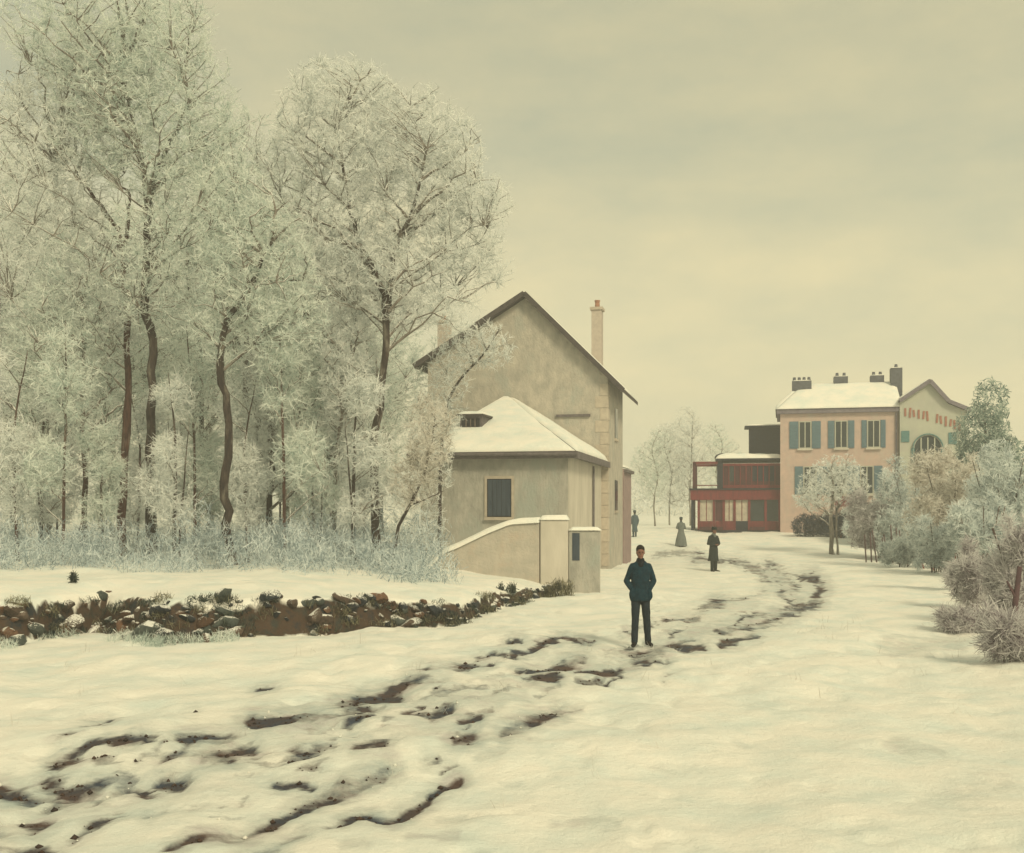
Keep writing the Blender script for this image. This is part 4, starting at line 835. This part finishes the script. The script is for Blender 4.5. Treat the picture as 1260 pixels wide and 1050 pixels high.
# rounded evergreen beyond
Y = 60; x = xat(1212, Y); z = gz(x, Y); t = thing('evergreen_tree', 'dark blue-green evergreen rising behind the right-hand shrubs', 'tree', (x, Y, z))
MB().tube([(0, 0, -.2), (.1, 0, 3), (0, .1, 8.0)], [.2, .15, .04], 8).build('trunk', M['bark'], t)
obj('crown', clump(63, 9000, [(0, 0, 4.2, 1.9, 1.8, 2.2), (-.2, 0, 6.3, 1.5, 1.4, 1.8), (.3, 0, 8.0, 1.0, 1.0, 1.5), (.9, .3, 5.2, 1.4, 1.2, 1.5)], (.12, .4), .03, M['evergreen'], .3, 'crown'), t)
# leaning stakes and small red fence
def stakes(name, label, px0, px1, py0, py1, n, top, m, seed, rail=True, r=.035):
    g = random.Random(seed); P_ = [at(px0 + (px1 - px0) * k / (n - 1), py0 + (py1 - py0) * k / (n - 1)) for k in range(n)]; x0, y0 = P_[0]; t = thing(name, label, 'fence', (x0, y0, 0)); tp = []
    for k, (x, y) in enumerate(P_):
        z = gz(x, y); hgt = top * g.uniform(.75, 1.15); q = (x - x0 + g.uniform(-.25, .05), y - y0, z + hgt)
        MB().tube([(x - x0, y - y0, z - .15), q], [r, r * .8], 6).build('stake', m, t); tp.append((x - x0 - .05, y - y0, z + top * .6))
    if rail: MB().tube(tp, r * .7, 6).build('rail', m, t)
M['stake'] = mat('mauve_brown_stake', (.13, .075, .085), (.07, .045, .055), 6, .9, .4, 30); M['redstake'] = mat('red_brown_stake', (.24, .075, .06), (.13, .05, .045), 6, .9, .4, 30)
stakes('stake_fence', 'row of dark leaning stakes at the foot of the right-hand shrubs', 1066, 1112, 691, 693, 8, 1.55, M['stake'], 3, False)
stakes('low_fence', 'short red-brown fence half buried at the road edge', 1138, 1176, 700, 708, 4, .75, M['redstake'], 4)
x, y = at(1035, 678); t = thing('marker_stake', 'tiny red-brown stake in the snow beside the young tree', 'stake', (x, y, gz(x, y))); MB().tube([(0, 0, -.1), (.04, 0, .75)], [.06, .05], 6).build('post', M['redstake'], t); MB().box(-.1, .16, -.03, .03, .5, .6).build('board', M['redstake'], t)
x, y = at(1252, 796); t = thing('leaning_post', 'dark red weathered post leaning at the right edge of the road', 'post', (x, y, gz(x, y))); MB().tube([(0, 0, -.2), (-.03, .02, .7), (.04, .0, 1.35)], [.06, .05, .04], 7).build('shaft', M['stake'], t, True); MB().tube([(-.02, 0, .8), (-.16, .05, 1.1)], [.03, .015], 6).build('broken_arm', M['stake'], t, True)
shrub('low violet-grey bramble at the right edge, below the mauve shrub', 1246, 818, 742, 46, 208, 'mauve', 1500, 'bark_red', sw=.006)
shrub('low snowy bramble between the nearest shrub and the road edge', 1186, 776, 742, 34, 209, 'mauve', 900, 'bark_red', sw=.006)
shrub('pale blue-green shrub reaching left towards the dark hedge', 1062, 680, 604, 30, 211, 'shrub_grey', 1500, 'bark', sw=.014)
shrub('dense blue-grey shrub between the tall right-hand shrubs and the mauve ones', 1212, 730, 596, 44, 212, 'shrub_grey', 3000, 'bark_red', sw=.011)
shrub('dim blue-grey shrub filling the gap beside the red-brown fence', 1152, 706, 628, 34, 210, 'shrub_grey', 1800, 'bark', sw=.011)
gsv = np.random.default_rng(88); env = []
for i in range(130):
    x_, y_ = (gsv.uniform(5.2, 9.5), gsv.uniform(12, 24)) if i < 70 else (gsv.uniform(-9, 4), gsv.uniform(8, 19))
    env.append((x_, y_, gz(x_, y_) + .03, .12, .12, gsv.uniform(.03, .10)))
o = obj('grass_stalks', clump(89, 700, env, (.06, .2), .0022, M['frost_brown'], 1.6)); tag(o, 'thin dry grass stalks poking through the snow', 'grass', kind='stuff')
# thin street trees beyond the houses
for px, Y, k, s, lb in ((806, 92, 1, .78, 'thin far street tree nearest the gabled house'), (824, 98, 3, 1.05, 'middle one of the thin far street trees'), (850, 96, 0, .82, 'tallest thin far street tree, left of the red pavilion'), (884, 104, 1, .9, 'far street tree partly behind the red pavilion')):
    x = xat(px, Y); plant('street_tree', lb, 'tree', KINDS[k], (x, Y, gz(x, Y) - .05), px * .37, 'thin trees down the street', s)
gs = np.random.default_rng(44); env = []
for i in range(420):
    a = gs.uniform(-75, 75); d = gs.uniform(170, 260); x, y = d * math.sin(R(a)), d * math.cos(R(a)); hh = gs.uniform(3, 6.5); env.append((x, y, gz(x, y) + hh * .8, gs.uniform(2.5, 6), gs.uniform(2.5, 5), hh))
o = obj('far_wood', clump(45, 60000, env, (.6, 2.0), .12, M['frost'], .8)); tag(o, 'faint grey frosted wood along the horizon', 'wood', kind='stuff')
# low bank down the street, left


# ------------------------------------------------------------------ people
def cloth(name, c1, c2, sc_=14): return mat(name, c1, c2, sc_, .9, .5, 45)
M['skin'] = mat('skin', (.24, .12, .09), (.18, .09, .07), 10, .6); M['hair'] = mat('dark_hair', (.018, .012, .012), (.010, .008, .008), 30, .6, .5, 80)
M['jacket'] = cloth('dark_teal_wool', (.005, .034, .056), (.003, .020, .036)); M['trousers'] = cloth('dark_blue_denim', (.018, .030, .044), (.011, .019, .030)); M['shoe'] = mat('black_leather', (.015, .013, .015), (.01, .01, .01), 10, .5)
M['collar'] = cloth('black_scarf', (.010, .014, .022), (.006, .009, .014)); M['coat'] = cloth('black_green_coat', (.022, .032, .034), (.012, .018, .02)); M['grey_dress'] = cloth('grey_dress', (.16, .18, .18), (.11, .13, .13)); M['shawl'] = cloth('slate_shawl', (.06, .085, .10), (.04, .06, .07)); M['blue_coat'] = cloth('slate_blue_coat', (.07, .11, .14), (.045, .075, .10))
fold = bpy.data.textures.new('cloth_folds', 'CLOUDS'); fold.noise_scale = .11; fold.noise_depth = 2
def soft(o, voxel, fold_s=0.0, it=4):
    r = o.modifiers.new('one_skin', 'REMESH'); r.mode = 'VOXEL'; r.voxel_size = voxel; r.use_smooth_shade = True
    s = o.modifiers.new('smooth', 'SMOOTH'); s.iterations = it; s.factor = .5
    if fold_s:
        d = o.modifiers.new('folds', 'DISPLACE'); d.texture = fold; d.strength = fold_s; d.mid_level = .5; d.texture_coords = 'LOCAL'
    return o
def limb(mb, pts, rad, n=12):
    P_ = [Vector(p) for p in pts]; k = 5; Q, rr = [], []
    for i in range(len(P_) - 1):
        for j in range(k):
            t = j / k; Q.append(P_[i].lerp(P_[i + 1], t)); rr.append(rad[i] + (rad[i + 1] - rad[i]) * t)
    mb.tube(Q + [P_[-1]], rr + [rad[-1]], n)
    for p, r in zip(P_, rad): mb.ball(p, r * .97, 10, 6)
def hand(mb, wr, d, side):
    """palm, four unequal curled fingers and a thumb off the side, from the wrist along d"""
    d = Vector(d).normalized(); w_ = Vector((0, -1, 0)); w_ = (w_ - d * w_.dot(d)).normalized(); nrm = d.cross(w_) * side; wr = Vector(wr)
    limb(mb, [wr - d * .02, wr + d * .05], [.024, .032]); limb(mb, [wr + d * .03 + w_ * .018, wr + d * .08 + w_ * .022], [.018, .016], 8); limb(mb, [wr + d * .03 - w_ * .018, wr + d * .08 - w_ * .022], [.018, .015], 8)
    for k, ln in enumerate((.070, .080, .074, .058)):
        b = wr + d * .082 + w_ * (.030 - .020 * k); m_ = b + d * ln * .5 + nrm * .008; e = m_ + d * ln * .42 + nrm * .026; limb(mb, [b, m_, e], [.0095, .009, .0075], 7)
    b = wr + d * .025 + w_ * .032; limb(mb, [b, b + d * .035 + w_ * .022, b + d * .066 + w_ * .020 + nrm * .012], [.012, .0105, .0085], 7)
def person(label, px, py, hgt, rz, outfit, group=None, feet=((-.085, -.02), (.10, .02)), arms='pocket', fine=False, lean=0.0, turn=0.0, Yd=None, slim=1.0):
    x, Y = at(px, py)
    if Yd: Y = Yd; x = xat(px, Yd)
    z = gz(x, Y) + (.02 if fine else -.02); root = thing('person', label, 'person', (x, Y, z), rz); s = hgt / 1.70; root.scale = (s * slim, s * slim, s)
    vx = .007 if fine else .013
    # joints
    hip = [(-.085, 0, .88), (.085, 0, .88)]; ank = [(feet[0][0], feet[0][1], .09), (feet[1][0], feet[1][1], .09)]
    kn = [tuple((Vector(h) * .47 + Vector(a) * .53) + Vector((0, -.025, 0))) for h, a in zip(hip, ank)]
    sh_ = [(-.160, .01, 1.350), (.160, .01, 1.350)]
    if arms == 'pocket': el = [(-.262, .06, 1.11), (.262, .06, 1.11)]; wr = [(-.185, -.055, .985), (.185, -.055, .985)]
    elif arms == 'front': el = [(-.25, .0, 1.10), (.25, .0, 1.10)]; wr = [(-.07, -.17, 1.06), (.07, -.18, 1.05)]
    else: el = [(-.235, .03, 1.10), (.235, .0, 1.10)]; wr = [(-.225, -.05, .86), (.235, -.07, .87)]
    hc = Vector((0 + lean * .3, -.02 - lean, 1.595)); 
    b = MB(); b.rings([(0, 0, .80, .13, .10), (0, 0, .90, .16, .115), (0, 0, 1.02, .135, .10), (0, 0, 1.2, .155, .11), (0, .01, 1.34, .16, .10), (0, .01, 1.42, .10, .075), (0, .005, 1.46, .055, .055)], 18)
    for i in (0, 1):
        limb(b, [hip[i], kn[i], ank[i]], [.085, .055, .032]); limb(b, [ank[i], (ank[i][0], ank[i][1] - .07, .045)], [.030, .018])
        limb(b, [sh_[i], el[i], wr[i]], [.052, .042, .027]); dv = Vector(wr[i]) - Vector(el[i]); dv = (Vector((-.12 * (1 if i else -1), -.02, -1)) if arms == 'pocket' else Vector((dv.x * .5, dv.y, dv.z))) if arms != 'front' else Vector((-wr[i][0], -.03, .0))
        hand(b, wr[i], dv, 1 if i else -1)
    limb(b, [(0, .005, 1.42), hc - Vector((0, -.012, .08))], [.058, .052])
    b.ball(hc + Vector((0, .008, .022)), (.076, .094, .098), 16, 12); b.ball(hc + Vector((0, -.018, -.045)), (.056, .068, .072), 14, 10)          # skull, jaw
    b.ball(hc + Vector((0, -.094, -.008)), (.012, .018, .024), 8, 6); b.ball(hc + Vector((0, -.085, .022)), (.045, .012, .010), 10, 6)              # nose, brow
    b.ball(hc + Vector((0, -.080, -.056)), (.022, .010, .007), 8, 6); b.ball(hc + Vector((0, -.078, -.092)), (.022, .018, .016), 8, 6)              # lips, chin
    for q in (-1, 1): b.ball(hc + Vector((q * .077, .012, -.002)), (.009, .018, .030), 8, 6)
    body = soft(b.build('body', M['skin'], root, True), vx, 0, 2)
    for q in (-1, 1): MB().ball(hc + Vector((q * .031, -.080, .006)), (.012, .008, .007), 8, 6).build('eye', M['hair'], body, True)
    MB().box(hc.x - .024, hc.x + .024, hc.y - .0915, hc.y - .088, hc.z - .058, hc.z - .054).build('mouth', M['redstake'], body)
    h = MB(); h.ball(hc + Vector((0, .022, .045)), (.086, .100, .088), 16, 10); h.ball(hc + Vector((0, .055, -.01)), (.078, .060, .085), 14, 8); h.ball(hc + Vector((.01, -.055, .082)), (.062, .038, .030), 10, 6)
    if outfit.get('hat'):
        MB().rings([(hc.x, hc.y + .01, hc.z + .045, .095, .11), (hc.x, hc.y + .01, hc.z + .07, .105, .118), (hc.x, hc.y + .015, hc.z + .13, .098, .108), (hc.x, hc.y + .02, hc.z + .165, .06, .07)], 16).ball((hc.x, hc.y - .09, hc.z + .052), (.075, .055, .010), 12, 5).build('hat', M[outfit['hat']], root, True)
    soft(h.build('hair', M['hair'], root, True), .010, .008 if fine else 0, 2)
    # clothes
    jm = M[outfit['top']]; j = MB(); hz_ = outfit.get('hem', .78)
    prof_ = [(0, 0, .98, .168, .128), (0, .0, 1.10, .178, .138), (0, .005, 1.24, .192, .138), (0, .01, 1.34, .188, .122), (0, .012, 1.405, .145, .10), (0, .008, 1.45, .085, .078)]
    if hz_ < .7: low = [(0, .02, hz_, outfit.get('flare', .25), outfit.get('flare', .25) * .85), (0, .01, (hz_ + .9) / 2, outfit.get('flare', .25) * .82, outfit.get('flare', .25) * .70), (0, 0, .88, .182, .145)]
    else: low = [(0, -.005, hz_, .186, .142), (0, -.005, hz_ + .035, .205, .160), (0, -.005, .90, .196, .152)]
    j.rings(low + prof_, 20)
    for i in (0, 1):
        cuff = Vector(wr[i]) + (Vector(wr[i]) - Vector(el[i])).normalized() * .01
        limb(j, [sh_[i], el[i], cuff], [.068, .060, .047])
        if arms == 'pocket': j.ball((wr[i][0] * .90, -.070, .885), (.062, .066, .105), 12, 8)      # bulge of the hand in its pocket
    soft(j.build(outfit.get('top_name', 'jacket'), jm, root, True), .009 if fine else .014, .022 if fine else .01, 3)
    cl = MB(); cl.rings([(0, .0, 1.415, .10, .09), (0, -.004, 1.44, .088, .085), (0, -.010, 1.485, .076, .078), (0, -.010, 1.505, .060, .062)], 16); cl.ball((0, -.095, 1.40), (.055, .035, .06), 10, 8)
    soft(cl.build('collar', M[outfit.get('collar', 'collar')], root, True), .010, 0, 2)
    if outfit.get('legs'):
        tr = MB(); tr.rings([(0, 0, .76, .10, .10), (0, 0, .82, .165, .125), (0, 0, .92, .17, .125), (0, 0, 1.0, .15, .115)], 18)
        for i in (0, 1): limb(tr, [(hip[i][0], 0, .86), kn[i], (ank[i][0], ank[i][1], .075)], [.098, .074, .064])
        soft(tr.build('trousers', M[outfit['legs']], root, True), .009 if fine else .014, .014 if fine else 0, 3)
    for i in (0, 1):
        ax_, ay_ = ank[i][0], ank[i][1]; o_ = (-.25 if i == 0 else .25)
        f = MB(); 
        for q, (rx_, rz2) in zip((.07, .03, -.03, -.10, -.16, -.20), ((.036, .045), (.042, .055), (.043, .048), (.050, .036), (.046, .030), (.026, .022))): f.ball((ax_ - o_ * q * 1.0, ay_ + q * .95, rz2 + .002), (rx_, .055, rz2), 10, 6)
        soft(f.build('shoe', M['shoe'], root, True), .009, 0, 2)
    return root
person('young man in dark teal jacket and blue trousers, hands in pockets', 788, 795, 1.71, 0, dict(top='jacket', legs='trousers', hem=.77), feet=((-.125, -.07), (.155, .06)), fine=True, slim=.88)
person('figure in a long blackish coat and cap walking on the bend', 878, 703, 1.72, R(25), dict(top='coat', hem=.42, flare=.23, hat='coat', legs='coat', top_name='coat', collar='grey_dress'), arms='front', lean=.03)
person('figure in a grey ankle-length dress with dark shawl', 838, 674, 1.66, R(170), dict(top='grey_dress', hem=.05, flare=.36, hat='shawl', top_name='dress', collar='shawl'), arms='front', Yd=63)
person('slim slate-blue figure near the far corner of the gabled house', 781, 668, 1.62, R(195), dict(top='blue_coat', hem=.35, flare=.2, hat='shawl', legs='blue_coat', top_name='coat', collar='shawl'), arms='side', Yd=68)

# ------------------------------------------------------------------ winter haze round everything
bmv = MB().box(-420, 420, -40, 420, -3, 26).build('haze', None); tag(bmv, 'thin pale winter haze hanging over the whole scene', 'haze', kind='stuff')
hm = bpy.data.materials.new('haze'); hm.use_nodes = True; t_ = hm.node_tree; t_.nodes.clear()
vo = t_.nodes.new('ShaderNodeOutputMaterial'); pvn = t_.nodes.new('ShaderNodeVolumePrincipled'); pvn.inputs['Density'].default_value = .0026; pvn.inputs['Color'].default_value = (.96, .96, .95, 1); pvn.inputs['Anisotropy'].default_value = .2
t_.links.new(pvn.outputs[0], vo.inputs['Volume']); bmv.data.materials.append(hm)
